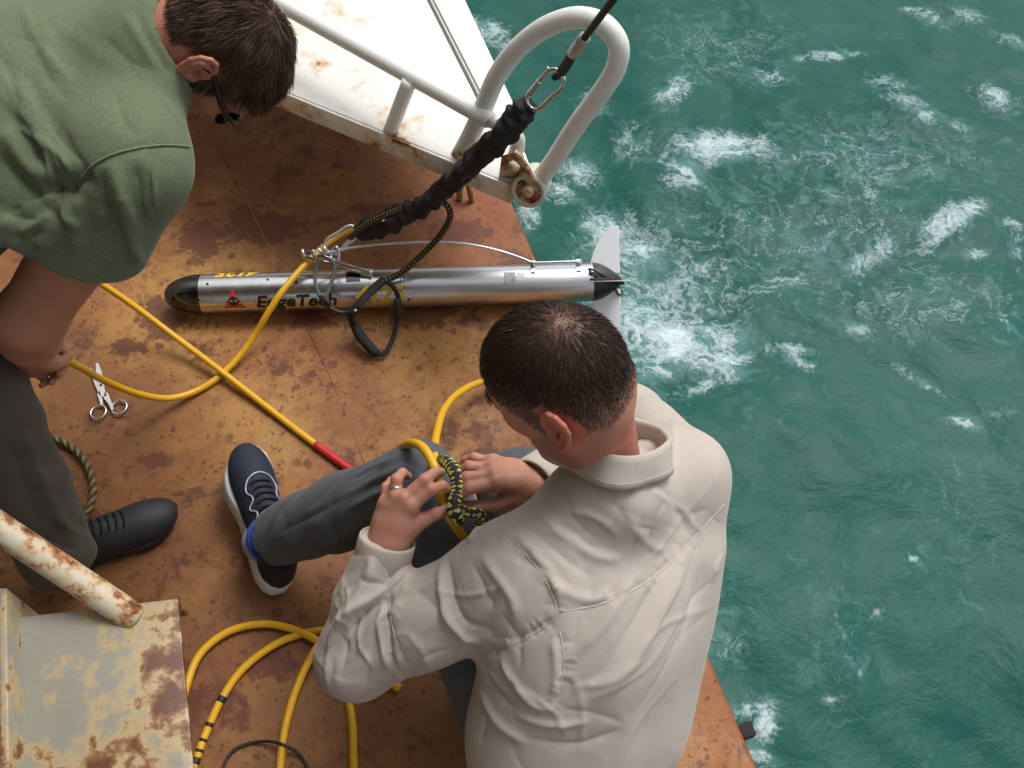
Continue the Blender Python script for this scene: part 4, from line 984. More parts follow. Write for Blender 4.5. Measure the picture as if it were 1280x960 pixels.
def shoe(parent, H, T, up, prims_k, mats, Wd=.048, sole_h=.030, ankle_h=.095, flare=.006, name='shoe', vox=.003, laces=True, collar=None):
    """heel bottom H, toe bottom T; returns local->world and the shoe's upper object"""
    H, T = np.asarray(H), np.asarray(T); a = T - H; Ls = np.linalg.norm(a); a = a / Ls; up = nrm(up - np.dot(up, a) * a); b = np.cross(up, a)   # b to the left
    R = np.stack([a, b, up], 1); L = lambda x, y, z: H + R @ np.array([x * Ls, y, z])
    sg = prims_k      # +1: left foot
    hw = lambda t: np.interp(t, [0, .04, .12, .3, .5, .68, .82, .92, .98, 1], [.010, .024, .033, .034, .035, .046, .045, .034, .016, .003]) * Wd / .048
    off = lambda t: -sg * np.interp(t, [0, .3, .5, .75, 1], [0, 0.0, .001, -.002, .010])    # toe swings inwards
    ts = np.r_[np.linspace(0, .12, 8), np.linspace(.16, .86, 16), np.linspace(.89, 1, 9)]
    out = [(t, off(t) + hw(t)) for t in ts] + [(t, off(t) - hw(t)) for t in ts[::-1]]
    rings = [(.92, .000), (1.0, .004), (1.03, sole_h * .55), (1.0, sole_h * .8), (.97, sole_h * 1.05), (.80, sole_h * 1.05)]
    rise = lambda t: .012 * max(0, (t - .7) / .3) ** 2
    V = []; n = len(out)
    for (q, z) in rings:
        for (t, y) in out:
            o_ = off(t); V.append(L(.5 + (t - .5) * (1 + (q - 1) * .35), o_ + (y - o_) * q + 0, z * (1.15 if t < .3 else 1.0 - .25 * max(0, t - .5)) + rise(t)))
    F = [(i * n + k, i * n + (k + 1) % n, (i + 1) * n + (k + 1) % n, (i + 1) * n + k) for i in range(len(rings) - 1) for k in range(n)]
    F += [tuple(range(n))[::-1], tuple((len(rings) - 1) * n + k for k in range(n))]
    z0 = sole_h
    pr = [el(L(.80, off(.8), z0 + .006), (.20 * Ls, .0445, .036), R, .02), el(L(.62, off(.62), z0 + .012), (.24 * Ls, .042, .044), R, .03), el(L(.40, 0, z0 + .022), (.24 * Ls, .035, .052), R, .03),
          rc(L(.16, 0, z0 + .02), L(.20, 0, ankle_h), .034, .037, .03), rc(L(.30, 0, z0 + .03), L(.24, 0, ankle_h - .004), .034, .036, .03), el(L(.12, 0, z0 + .015), (.12 * Ls, .033, .045), R, .02),
          half(L(0, 0, z0 * .55), -up, .004), half(L(.2, 0, ankle_h), nrm(up - a * .25), .006)]
    pts = np.array([L(x, y, z) for x in (-.1, 1.1) for y in (-.07, .07) for z in (0, .15)])
    V2, F2 = sdf_mesh(pr, pts.min(0), pts.max(0), vox)
    o = mk(name, relax(V2, F2, 2), F2, mats['upper'], parent)
    q = (V2 - H) @ R
    vattr(o, 'along', q[:, 0] / Ls); vattr(o, 'high', q[:, 2]); vattr(o, 'lat', q[:, 1] * sg)
    mk('sole', V, F, mats['sole'], o)
    t = bvh(V2, F2)
    def on(x, y, lift=.001):
        h = t.ray_cast(Vector(L(x, y, .25)), Vector(-up)); return (np.array(h[0]) + np.array(h[1]) * lift) if h[0] is not None else L(x, y, .07)
    if laces:
        for i, x in enumerate(np.linspace(.42, .66, 6)):
            tube('lace', [on(x, .019, .002), on(x + .012, .010, .004), on(x + .006, -.010, .004), on(x - .006, -.019, .002)], .0024, mats['lace'], o, n=6, sides=6)
    return o, L, on
# =================================================================== THE SEATED PERSON IN THE BEIGE SHIRT
M_BEIGE = m_cloth('beige_shirt_cotton', (.465, .405, .355), .06, 800, .10, .85, .1, .22)
M_GREYT = m_cloth('grey_canvas_trousers', (.090, .096, .108), .18, 700, .25, .9, .1, .2)
M_SKIN1 = m_skin('ruddy_skin', (.46, .220, .150), (.48, .135, .095))
A_ = np.array
def build_beige():
    F = nrm((-.5, .86, 0)); Lf = nrm((-.86, -.5, 0))
    Pc = A_((.10, .41, .27)); NB = W(778, 590, .655); SL = W(650, 712, .525); SR = W(850, 594, .550)
    EL, WL = W(446, 822, .345), W(484, 676, .500); ER, WR = A_((.22, .91, .37)), W(668, 602, .500)
    HL, HR = Pc + Lf * .085 + A_((0, 0, -.02)), Pc - Lf * .085 + A_((0, 0, -.02))
    KL, AL = W(524, 604, .415), W(342, 672, .125)
    KR, AR = A_((.01, .80, .295)), A_((.11, .46, .10))
    T = nrm(NB - Pc); lat = nrm(SR - SL); lat = nrm(lat - np.dot(lat, T) * T); dep = np.cross(lat, T)     # dep forward
    if np.dot(dep, F) < 0: dep = -dep
    R = np.stack([lat, dep, T], 1)
    # ---- head
    hc = W(699, 476, .800); hf = nrm((-.85, .20, -.48)); hu = nrm((-.34, .22, .86))
    HP, HR_, HL_ = head_prims(hc, hf, hu, .985)
    J1 = [[W(512, 658, .515), W(530, 650, .528), W(545, 642, .535), W(556, 637, .532)],
          [W(514, 632, .553), W(540, 612, .572), W(553, 607, .566), W(562, 613, .548)],
          [W(505, 624, .560), W(531, 600, .578), W(544, 590, .570), W(552, 590, .552)],
          [W(494, 621, .555), W(496, 599, .572), W(503, 591, .556), W(510, 595, .538)],
          [W(483, 630, .540), W(483, 609, .548), W(489, 601, .533), W(496, 605, .518)]]
    J2 = [[W(642, 624, .508), W(618, 631, .517), W(593, 634, .524), W(574, 631, .522)],
          [W(620, 604, .548), W(586, 611, .558), W(573, 621, .546), W(569, 632, .530)],
          [W(617, 594, .550), W(583, 597, .556), W(570, 606, .545), W(566, 617, .528)],
          [W(615, 585, .543), W(586, 583, .548), W(573, 590, .538), W(568, 600, .523)],
          [W(616, 578, .530), W(593, 572, .534), W(582, 575, .524), W(576, 583, .512)]]
    prims = HP + [rc(HL_(-.030, 0, -.045), NB + A_((0, 0, -.03)) + dep * .034, .057, .050, .035), rc(HL_(.0, 0, -.06), NB + dep * .05 - T * .05, .045, .045, .03),
                  rc(NB - T * .04 + dep * .03, Pc, .04, .05, .03), rc(SL, SR, .04, .04, .03), rc(SL, EL, .038, .036, .02), rc(EL, WL, .036, .026, .01), rc(SR, ER, .038, .036, .02), rc(ER, WR, .036, .026, .01),
                  rc(HL, KL, .045, .04, .02), rc(KL, AL, .04, .032, .01), rc(HR, KR, .045, .04, .02), rc(KR, AR, .04, .032, .01), rc(AL, W(322, 640, .06), .030, .028, .01)]
    prims += hand_prims(WL, J1) + hand_prims(WR, J2)
    pts = np.array([SL, SR, EL, ER, Pc, hc, KL, AL, KR, AR, WL, WR])
    V, Fc = sdf_mesh(prims, pts.min(0) - .16, pts.max(0) + .16, .0025)
    V = relax(V, Fc, 1)
    body = mk('person', V, Fc, M_SKIN1)
    tag(body, 'seated person in a beige long-sleeved shirt and grey trousers splicing the yellow cable', 'person')
    q = (V - hc) @ HR_ / .985
    inhead = np.linalg.norm(q, axis=1) < .2
    x, y, z = q.T; ay = np.abs(y)
    ear = inhead & (ay > .071) & (np.abs(x + .022) < .05) & (np.abs(z + .012) < .055) & (ay > .0735 + .1 * np.clip(z, 0, 1))
    nz = vnoise(q, 55)
    # hair line: scalp above a line that runs from the forehead over the ear to the nape
    line = np.interp(x, [-.12, -.075, -.045, -.034, -.012, .008, .020, .035, .06, .088, .12], [-.026, -.028, -.020, .016, .038, -.044, -.044, .004, .034, .056, .07])
    hair = inhead & (z > line + nz * .006 - np.where(x < -.03, .012, 0) * RNG.random(len(z))) & ~(ear)
    st = np.clip((z - line) / np.where(x < -.03, .034, .014) + .45 + nz * .8, 0, 1) * inhead * ~ear
    beard = inhead & (x > -.002) & (z < -.035) & (x < .1); st = np.maximum(st * .95, np.where(beard, .38, 0) * np.clip((-.03 - z) / .03, 0, 1))
    vattr(body, 'stubble', st)
    neck = np.clip(1 - np.abs(z + .10) / .10, 0, 1) * inhead * (x < .03)
    red = np.where(ear, .75, 0) + neck * .55
    hd = np.minimum.reduce([np.linalg.norm(V - j, axis=1) for f in (J1[1:] + J2[1:]) for j in (f[0], f[1])])
    vattr(body, 'red', np.clip(red + np.clip(1 - hd / .016, 0, 1) * .5, 0, 1))
    N = normals(V, Fc); nail = np.zeros(len(V))
    for f in J1 + J2:
        d = nrm(f[3] - f[2]); back = nrm(A_((0, 0, 1)) - d * d[2]); c = f[3] + back * .006 + d * .001
        nail = np.maximum(nail, np.clip(1.6 - np.linalg.norm((V - c), axis=1) / .0055, 0, 1) * .7)
    vattr(body, 'nail', nail)
    # ---- hair: close cropped blades lying along the flow from the whorl
    pool = np.where(hair & (N @ nrm(hu) > -1.1))[0]; nS = 36000
    pick = pool[RNG.integers(0, len(pool), nS)]; rt = V[pick] + RNG.normal(size=(nS, 3)) * .0012; nn = N[pick]; ql = q[pick]
    wh = A_((-.062, .006, .110)); flow = (ql - wh); flow[:, 2] -= .02; flow = flow @ HR_.T; flow -= (flow * nn).sum(1)[:, None] * nn; flow /= np.maximum(np.linalg.norm(flow, axis=1), 1e-6)[:, None]
    lenf = np.clip((ql[:, 2] - np.interp(ql[:, 0], [-.12, -.05, 0, .05, .1], [-.03, -.02, .0, .03, .06])) / .08, 0, 1)
    ln = (.0035 + .0085 * lenf) * RNG.uniform(.7, 1.2, nS)
    dr = nn * .45 + flow * .9 + RNG.normal(size=(nS, 3)) * .14; dr /= np.linalg.norm(dr, axis=1)[:, None]
    bd = flow * 1.0 - nn * .05 + RNG.normal(size=(nS, 3)) * .08
    base = A_([.036, .021, .0145]); cols = base * RNG.uniform(.6, 1.5, (nS, 1))
    gray = RNG.random(nS) < np.clip(.015 + (1 - lenf) * .22 + ((ql[:, 0] > -.002) & (ql[:, 2] < .035)) * .40, 0, .7); cols[gray] = A_([.15, .13, .12]) * RNG.uniform(.6, 1.3, (gray.sum(), 1))
    keep = np.ones(nS, bool); dwh = np.linalg.norm(ql - wh, axis=1); keep &= ~((dwh < .022) & (RNG.random(nS) < .25))
    strands('hair', rt[keep], dr[keep], ln[keep], .00032, cols[keep], body, 3, bd[keep])
    # eyebrows
    pool = np.where(inhead & (x > .072) & (np.abs(z - .020) < .006) & (ay > .012) & (ay < .048))[0]
    if len(pool):
        for sg in (-1, 1):
            ps = pool[y[pool] * sg > 0]; pk = ps[RNG.integers(0, len(ps), 260)]; nn = N[pk]; dr = nn * .5 + A_(HR_[:, 1])[None] * sg * .8
            strands('eyebrow', V[pk], dr / np.linalg.norm(dr, axis=1)[:, None], np.full(260, .008), .0004, np.tile(base, (260, 1)), body, 2)
    # ---- trousers
    tp = [el(Pc + A_((0, 0, -.03)), (.150, .120, .12), R, .03), rc(HL, HL * .45 + KL * .55, .098, .090, .03), rc(HL * .45 + KL * .55, KL, .088, .069, .03), rc(KL, KL * .5 + AL * .5, .069, .070, .02), rc(KL * .5 + AL * .5, AL, .072, .059, .02),
          rc(HR, KR, .098, .076, .03), rc(KR, AR, .072, .06, .02), half(AL - nrm(AL - KL) * .012, AL - KL, .003)]
    V, Fc = sdf_mesh(tp, np.array([HL, HR, KL, AL, KR, AR, Pc]).min(0) - .19, np.array([HL, HR, KL, AL, KR, AR, Pc]).max(0) + .19, .0042)
    N = normals(V, Fc); tr = bvh(V, Fc)
    n1 = limb_noise(V, KL, AL, 24, 1.1, 2.0); mk_ = np.exp(-(np.linalg.norm(V - KL, axis=1) / .16) ** 2)
    V = V + N * (n1 * .004 * (1 - mk_) + n1 * .003 * mk_)[:, None] + N * (vnoise(V, 9) * .004)[:, None]
    V = fold_disp(V, N, tr, [([(345, 668), (400, 640), (455, 612), (505, 590)], -.006, .007), ([(420, 630), (470, 600), (520, 580)], .005, .008), ([(375, 640), (425, 605), (480, 578)], -.005, .007), ([(430, 640), (470, 618), (500, 606)], .005, .007),
        ([(350, 700), (400, 690), (460, 650)], .006, .010), ([(365, 712), (410, 700), (445, 672)], -.005, .008), ([(505, 575), (520, 585), (540, 592)], -.004, .006), ([(398, 625), (450, 590), (500, 572)], .004, .006), ([(335, 690), (345, 660), (352, 640)], .004, .006), ([(344, 700), (354, 672), (360, 640)], -.003, .005),
        ([(520, 690), (545, 700), (560, 720)], -.005, .008), ([(555, 850), (575, 890), (585, 930)], -.005, .008)])
    tro = mk('trousers', V, Fc, M_GREYT, body)
    # ---- shirt
    mid = (SL + SR) / 2
    up_ = A_((0, 0, 1.0))
    UA, FA = nrm(EL - SL), nrm(WL - EL)
    sp = [el(mid - T * .10 - dep * .01, (.185, .125, .17), R, .04), el(Pc + T * .15 - dep * .02, (.182, .135, .19), R, .06), el(Pc + A_((0, 0, -.01)) - dep * .02, (.188, .155, .16), R, .06),
          rc(Pc + lat * .135 - dep * .045 - T * .10, mid + lat * .13 - dep * .05 - T * .04, .062, .060, .06), rc(Pc - lat * .12 - dep * .05 - T * .10, mid - lat * .10 - dep * .05 - T * .06, .062, .058, .06),
          rc(SL, mid + (NB - mid) * .5, .072, .066, .05), rc(SR, mid + (NB - mid) * .4, .068, .060, .05), rc(mid + (NB - mid) * .3, NB - T * .030 - dep * .004, .078, .068, .05), rc(SR - T * .06, Pc + lat * .13 - T * .02, .070, .066, .06),
          rc(SL, SL * .45 + EL * .55, .080, .074, .04), rc(SL * .45 + EL * .55, EL, .074, .066, .02), rc(EL, EL * .5 + WL * .5, .066, .058, .02), rc(EL * .5 + WL * .5, WL, .058, .041, .02),
          rc(SR, ER, .070, .064, .04), rc(ER, WR, .064, .040, .02),
          half(WL - FA * .000, FA, .002), half(WR - nrm(WR - ER) * .004, WR - ER, .002),
          'cuffN', half(A_((0, 0, .115)), A_((0, 0, -1)), .004)]
    # only the far end of each sleeve is cut, so limit the cutting planes to the cuff region
    def cuff(w, d, lim): 
        w = np.asarray(w, np.float32); d = np.asarray(nrm(d), np.float32)
        return (lambda P: np.maximum(-((P - w) @ d), np.linalg.norm(P - (w + d * .06), axis=1) - lim), .002, True)
    sp[sp.index('cuffN')] = cuff(NB + T * .010 + dep * .018, T, .088)
    sp[-4] = cuff(WL, FA, .085); sp[-3] = cuff(WR, WR - ER, .085)
    V, Fc = sdf_mesh(sp, np.array([SL, SR, EL, ER, Pc, WL, WR]).min(0) - .2, np.array([SL, SR, EL, ER, NB, WL, WR]).max(0) + .2, .0033)
    N = normals(V, Fc); tr = bvh(V, Fc)
    dE = np.linalg.norm(V - EL, axis=1)
    arm = np.minimum(np.linalg.norm(np.cross(V - SL, UA), axis=1), np.linalg.norm(np.cross(V - EL, FA), axis=1)); onarm = np.clip((.12 - arm) / .04, 0, 1) * ((V - SL) @ UA > .06)
    nl = limb_noise(V, EL, WL, 26, 1.0, 5.0); nu = limb_noise(V, SL, EL, 17, 1.0, 1.0)
    fore = ((V - EL) @ FA) > .0
    V = V + N * (onarm * (np.where(fore, nl * .0028, nu * .0025)) + (1 - onarm) * (vnoise(V @ R, (11, 8, 4), 3.0, 2) * .0045))[:, None]
    FD = [  # photo-placed folds: (line, height, width)
        ([(470, 690), (455, 730), (425, 780), (405, 830)], .008, .011), ([(500, 700), (480, 740), (440, 790), (425, 850)], -.007, .008), ([(520, 690), (500, 720), (470, 745), (430, 770), (410, 800)], .008, .009),
        ([(495, 745), (460, 765), (432, 795)], -.008, .007), ([(505, 752), (470, 780), (445, 820)], .008, .008), ([(490, 735), (485, 770), (490, 820), (510, 860)], -.007, .006), ([(480, 740), (475, 790), (485, 840)], .006, .007),
        ([(550, 700), (552, 740), (560, 775), (590, 800), (620, 795)], .008, .010), ([(560, 695), (565, 735), (580, 775), (610, 785)], -.007, .009), ([(600, 690), (620, 720), (640, 750), (645, 780)], .005, .010), ([(590, 700), (605, 735), (618, 765)], -.005, .008), ([(575, 800), (600, 815), (640, 810)], -.005, .008),
        ([(640, 665), (665, 690), (690, 720), (700, 760)], .007, .010), ([(655, 655), (685, 680), (715, 705), (750, 725)], -.006, .010), ([(670, 640), (705, 670), (745, 695), (780, 700)], .007, .011), ([(690, 650), (720, 668), (745, 690)], -.005, .008), ([(660, 690), (690, 730), (740, 750), (770, 740)], .006, .010), ([(700, 640), (740, 645), (775, 670)], .004, .008),
        ([(620, 645), (600, 660), (585, 680)], .006, .008), ([(780, 640), (810, 680), (835, 690)], .004, .010), ([(820, 600), (850, 640), (860, 670)], -.004, .010), ([(760, 620), (790, 655), (830, 665)], -.003, .008),
        ([(860, 690), (830, 760), (790, 830), (740, 880)], .006, .016), ([(840, 690), (805, 760), (760, 830), (700, 890)], -.006, .014), ([(880, 700), (860, 770), (830, 840), (790, 900)], -.005, .014), ([(800, 710), (760, 770), (720, 820)], .006, .013), ([(770, 730), (740, 780), (690, 830)], -.005, .010),
        ([(620, 810), (640, 850), (670, 880), (690, 885)], .007, .010), ([(600, 820), (615, 860), (650, 890)], -.006, .009), ([(690, 790), (695, 840), (690, 880)], .005, .007), ([(640, 890), (690, 905), (740, 900)], .005, .010), ([(590, 850), (620, 900), (660, 930)], .006, .012), ([(650, 920), (720, 930), (780, 910)], -.005, .012), ([(600, 930), (605, 900), (590, 870)], -.006, .008),
        ([(540, 860), (510, 870), (470, 880)], .005, .010), ([(530, 830), (500, 855), (465, 868)], -.005, .008), ([(640, 800), (665, 790), (690, 772)], -.008, .008), ([(560, 650), (540, 680), (530, 700)], -.004, .008), ([(720, 860), (760, 850), (800, 820)], .004, .010)]
    FD = [(p, a * .95, w * .80) for p, a, w in FD]
    FD = [(p, a * (.7 if 620 < p[0][0] < 800 and p[0][1] < 745 and p[0][1] > 610 else 1.0), w) for p, a, w in FD]
    rr = random.Random(11)
    for (u0, v0, su, sv, ang, da, ln0, n_, am) in [(450, 800, 40, 50, 100, 40, 60, 16, .0035), (560, 770, 45, 40, 115, 50, 60, 12, .0028), (485, 710, 25, 25, 130, 40, 40, 8, .0035), (770, 790, 80, 90, 122, 14, 140, 18, .0028), (720, 690, 55, 35, 35, 25, 90, 9, .0018), (650, 880, 50, 50, 60, 40, 80, 12, .0030), (840, 640, 40, 40, 70, 40, 60, 6, .003)]:
        for _ in range(n_):
            u, v = rr.gauss(u0, su), rr.gauss(v0, sv); t = rad(rr.gauss(ang, da)); l = ln0 * rr.uniform(.8, 1.7) / 2; b = rr.uniform(-.3, .3) * l
            FD.append(([(u - l * math.cos(t), v - l * math.sin(t)), (u + b * math.sin(t), v - b * math.cos(t)), (u + l * math.cos(t), v + l * math.sin(t))], am * rr.choice((-1, 1)) * rr.uniform(.4, 1.0), rr.uniform(.0042, .0068)))
    V = fold_disp(V, N, tr, FD)
    # seams sink a little
    SEAMS = [[(628, 660), (655, 690), (682, 725), (695, 765), (680, 785), (655, 800), (620, 818)], [(700, 765), (760, 752), (815, 722), (860, 680), (905, 630)], [(485, 742), (490, 780), (505, 825), (535, 858)], [(700, 790), (705, 830), (695, 870), (685, 890)]]
    V = fold_disp(V, normals(V, Fc), bvh(V, Fc), [(s, -.0022, .0050) for s in SEAMS])
    PK = []
    for s in SEAMS:                                   # stitching puckers
        P = catmull([(u, v, 0) for u, v in s], 6)[:, :2]
        for i in range(1, len(P) - 1):
            d = nrm(P[i + 1] - P[i - 1]); n_ = A_((-d[1], d[0])); l = rr.uniform(9, 20)
            if rr.random() < .75: PK.append(([tuple(P[i] + d * rr.uniform(-3, 3) - n_ * l * .3), tuple(P[i] + n_ * l)] if rr.random() < .5 else [tuple(P[i] + n_ * l * .3), tuple(P[i] - n_ * l)], rr.choice((-1, 1)) * .0014, .0042))
    V = fold_disp(V, normals(V, Fc), bvh(V, Fc), PK)
    shirt = mk('shirt', V, Fc, M_BEIGE, body)
    tr = bvh(V, Fc)
    for s in SEAMS:
        rib(tr, 'seam', s, .0016, M_BEIGE, shirt, .0000, .4)
    # ---- collar: a folded band round the neck
    cx = nrm(np.cross(T, (0, 0, 1))); c0 = NB + T * .024 + dep * .018
    ax = nrm(T + dep * .08); lx = nrm(lat - np.dot(lat, ax) * ax); dx = np.cross(lx, ax); dx = dx if np.dot(dx, F) > 0 else -dx
    Vc, Fk = [], []; S = 60; prof = [(.004, -.018), (-.001, .008), (-.002, .024), (-.0012, .0275), (.0012, .0288), (.0036, .0278), (.0060, .020), (.0090, .006), (.0125, -.008), (.0150, -.016)]
    for i in range(S + 1):
        an = rad(-90 - 158 + 316 * i / S)          # gap at the front (+dx)
        dirv = math.cos(an) * lx + math.sin(an) * dx
        rr = .066 + .005 * abs(math.cos(an)) + .045 * max(0, math.sin(an)) + .004 * math.sin(3 * an + 1); drop = .014 * max(0, math.sin(an)) + .004 * math.sin(2 * an + .6)
        wl = 1 + .5 * max(0, math.sin(an))
        for (o, h) in prof: Vc.append(c0 + dirv * (rr + o * wl + (.003 * math.sin(5 * an) if o > .01 else 0)) + ax * (h - drop))
    n = len(prof); Fk = [(i * n + k, (i + 1) * n + k, (i + 1) * n + k + 1, i * n + k + 1) for i in range(S) for k in range(n - 1)]
    col = mk('collar', Vc, Fk, M_BEIGE, shirt)
    md = col.modifiers.new('thick', 'SOLIDIFY'); md.thickness = .0012
    tube('stitching', [Vc[i * n + 8] + nrm(Vc[i * n + 8] - c0) * .0010 for i in range(2, S - 1, 2)], .0009, M_BEIGE, col, n=3, sides=6)
    # ---- cuffs
    def ring_cuff(w, d, r, name='cuff', gap=None, wd=.05):
        d = nrm(d); a = nrm(np.cross(d, (.2, .3, .9))); b = np.cross(d, a); S = 40; prof = [(-wd, r + .001), (-wd + .002, r + .003), (-.004, r + .0025), (0, r + .0015), (.0, r - .001), (-.012, r - .0022), (-.03, r - .004)]
        Vv = [w + d * t + (rr + .0012 * math.sin(2 * g + 1)) * (math.cos(g) * a + math.sin(g) * b) for (t, rr) in prof for g in np.linspace(0, 2 * math.pi, S, endpoint=False)]
        Fv = [(i * S + k, i * S + (k + 1) % S, (i + 1) * S + (k + 1) % S, (i + 1) * S + k) for i in range(len(prof) - 1) for k in range(S)]
        return mk(name, Vv, Fv, M_BEIGE, shirt)
    c = ring_cuff(WL + FA * .004, FA, .0425); ring_cuff(WR + nrm(WR - ER) * .008, WR - ER, .041)
    # ---- finger ring
    p, d = J1[3][0] * .42 + J1[3][1] * .58, nrm(J1[3][1] - J1[3][0]); a = nrm(np.cross(d, (0, 0, 1))); b = np.cross(d, a)
    tube('finger_ring', [p + .0106 * (math.cos(g) * a + math.sin(g) * b) for g in np.linspace(0, 2 * math.pi, 28, endpoint=False)], .0019, M_STEEL, body, straight=True, closed=True, sides=8, flat=1.4)
    # ---- sneaker
    def m_sneak():
        m = MT('navy_mesh_sneaker'); c = m.coord(); al, hi, la = m.attr('along'), m.attr('high'), m.attr('lat')
        n = m.noise(c, 12, 4); g = m.noise(c, 420, 3)
        navy = m.mix(m.ramp(g, [(.35, 0), (.7, 1)]), (.006, .009, .020), (.012, .020, .046))
        blue = m.math('MULTIPLY', m.ramp(m.math('ADD', al, m.math('MULTIPLY', n, .2)), [(.34, 0), (.48, .9), (.66, .9), (.84, 0)]), m.ramp(m.math('ADD', hi, m.math('MULTIPLY', n, .02)), [(.030, 1), (.075, 0)]))
        col = m.mix(m.math('MULTIPLY', blue, .8), navy, (.015, .07, .30)); col = m.mix(m.ramp(al, [(.18, 1), (.30, 0)]), col, (.010, .010, .012))
        m.set(color=col, rough=.75, normal=m.bump(g, .5, .001)); return m.m
    mats = dict(upper=m_sneak(), sole=m_plain('white_foam_sole', (.60, .60, .62), .6, 0, .12, 60, .3), lace=m_plain('black_lace', (.010, .010, .012), .8))
    H0, T0 = W(346, 744, .010), W(298, 566, .066)
    so, L, on = shoe(body, H0, T0, nrm((.50, -.10, 1)), 1, mats, Wd=.056, sole_h=.040, ankle_h=.108)
    tube('collar_lining', [AL + nrm(KL - AL) * -.022 + .043 * (math.cos(g) * nrm(np.cross(KL - AL, (0, 1, 0))) + math.sin(g) * nrm(np.cross(KL - AL, np.cross(KL - AL, (0, 1, 0))))) for g in np.linspace(0, 2 * math.pi, 24, endpoint=False)], .0058, m_plain('royal_blue_lining', (.010, .045, .24), .8), so, straight=True, closed=True)
    tube('sock', [AL + nrm(AL - KL) * .06, AL + nrm(AL - KL) * .02, AL - nrm(AL - KL) * .03], [.036, .039, .040], m_plain('pale_grey_sock', (.30, .31, .36), .9, 0, .1, 300, .4), body, n=6, sides=20)
    sil = m_plain('silver_piping', (.42, .43, .44), .4, .3)
    for s in (-1, 1):
        tube('piping', [on(.40, s * .030, .0015), on(.46, s * .024, .0015), on(.50, s * .033, .0015), on(.56, s * .024, .0015), on(.62, s * .031, .0015), on(.69, s * .024, .0015), on(.72, s * .012, .0015), on(.73, 0, .0015)], .0018, sil, so, n=6, sides=6)
    tube('lace', [on(.42, -.01, .006), on(.44, -.03, .012), L(.40, -.050, .10), L(.42, -.075, .095)], .0026, mats['lace'], so, n=6, sides=6)
    tube('lace', [on(.42, -.01, .006), on(.40, -.034, .012), L(.36, -.052, .09), L(.40, -.066, .085), L(.43, -.05, .085)], .0026, mats['lace'], so, n=6, sides=6)
    # other shoe, tucked under
    mats2 = dict(mats); shoe(body, A_((.14, .37, .09)), A_((.07, .63, .004)), nrm((0, .3, 1)), -1, mats2, laces=False, vox=.005)
    return body
build_beige()
# braided knot under the hands
root = empty('braided_knot', 'black and yellow braided rope knot held between both hands on the knee', 'rope')
tube('braid', [W(552, 574, .52), W(561, 580, .545), W(569, 591, .555), W(573, 606, .553), W(571, 620, .551), W(567, 632, .552), W(570, 644, .545), W(575, 652, .530)], [.009, .0115, .012, .011, .0115, .012, .0115, .009], M_BYBRAID, root, n=10, sides=16)
tube('braid', [W(568, 632, .545), W(584, 640, .540), W(598, 642, .535), W(604, 652, .520), W(596, 660, .51)], .0085, M_BYBRAID, root, n=10, sides=14)
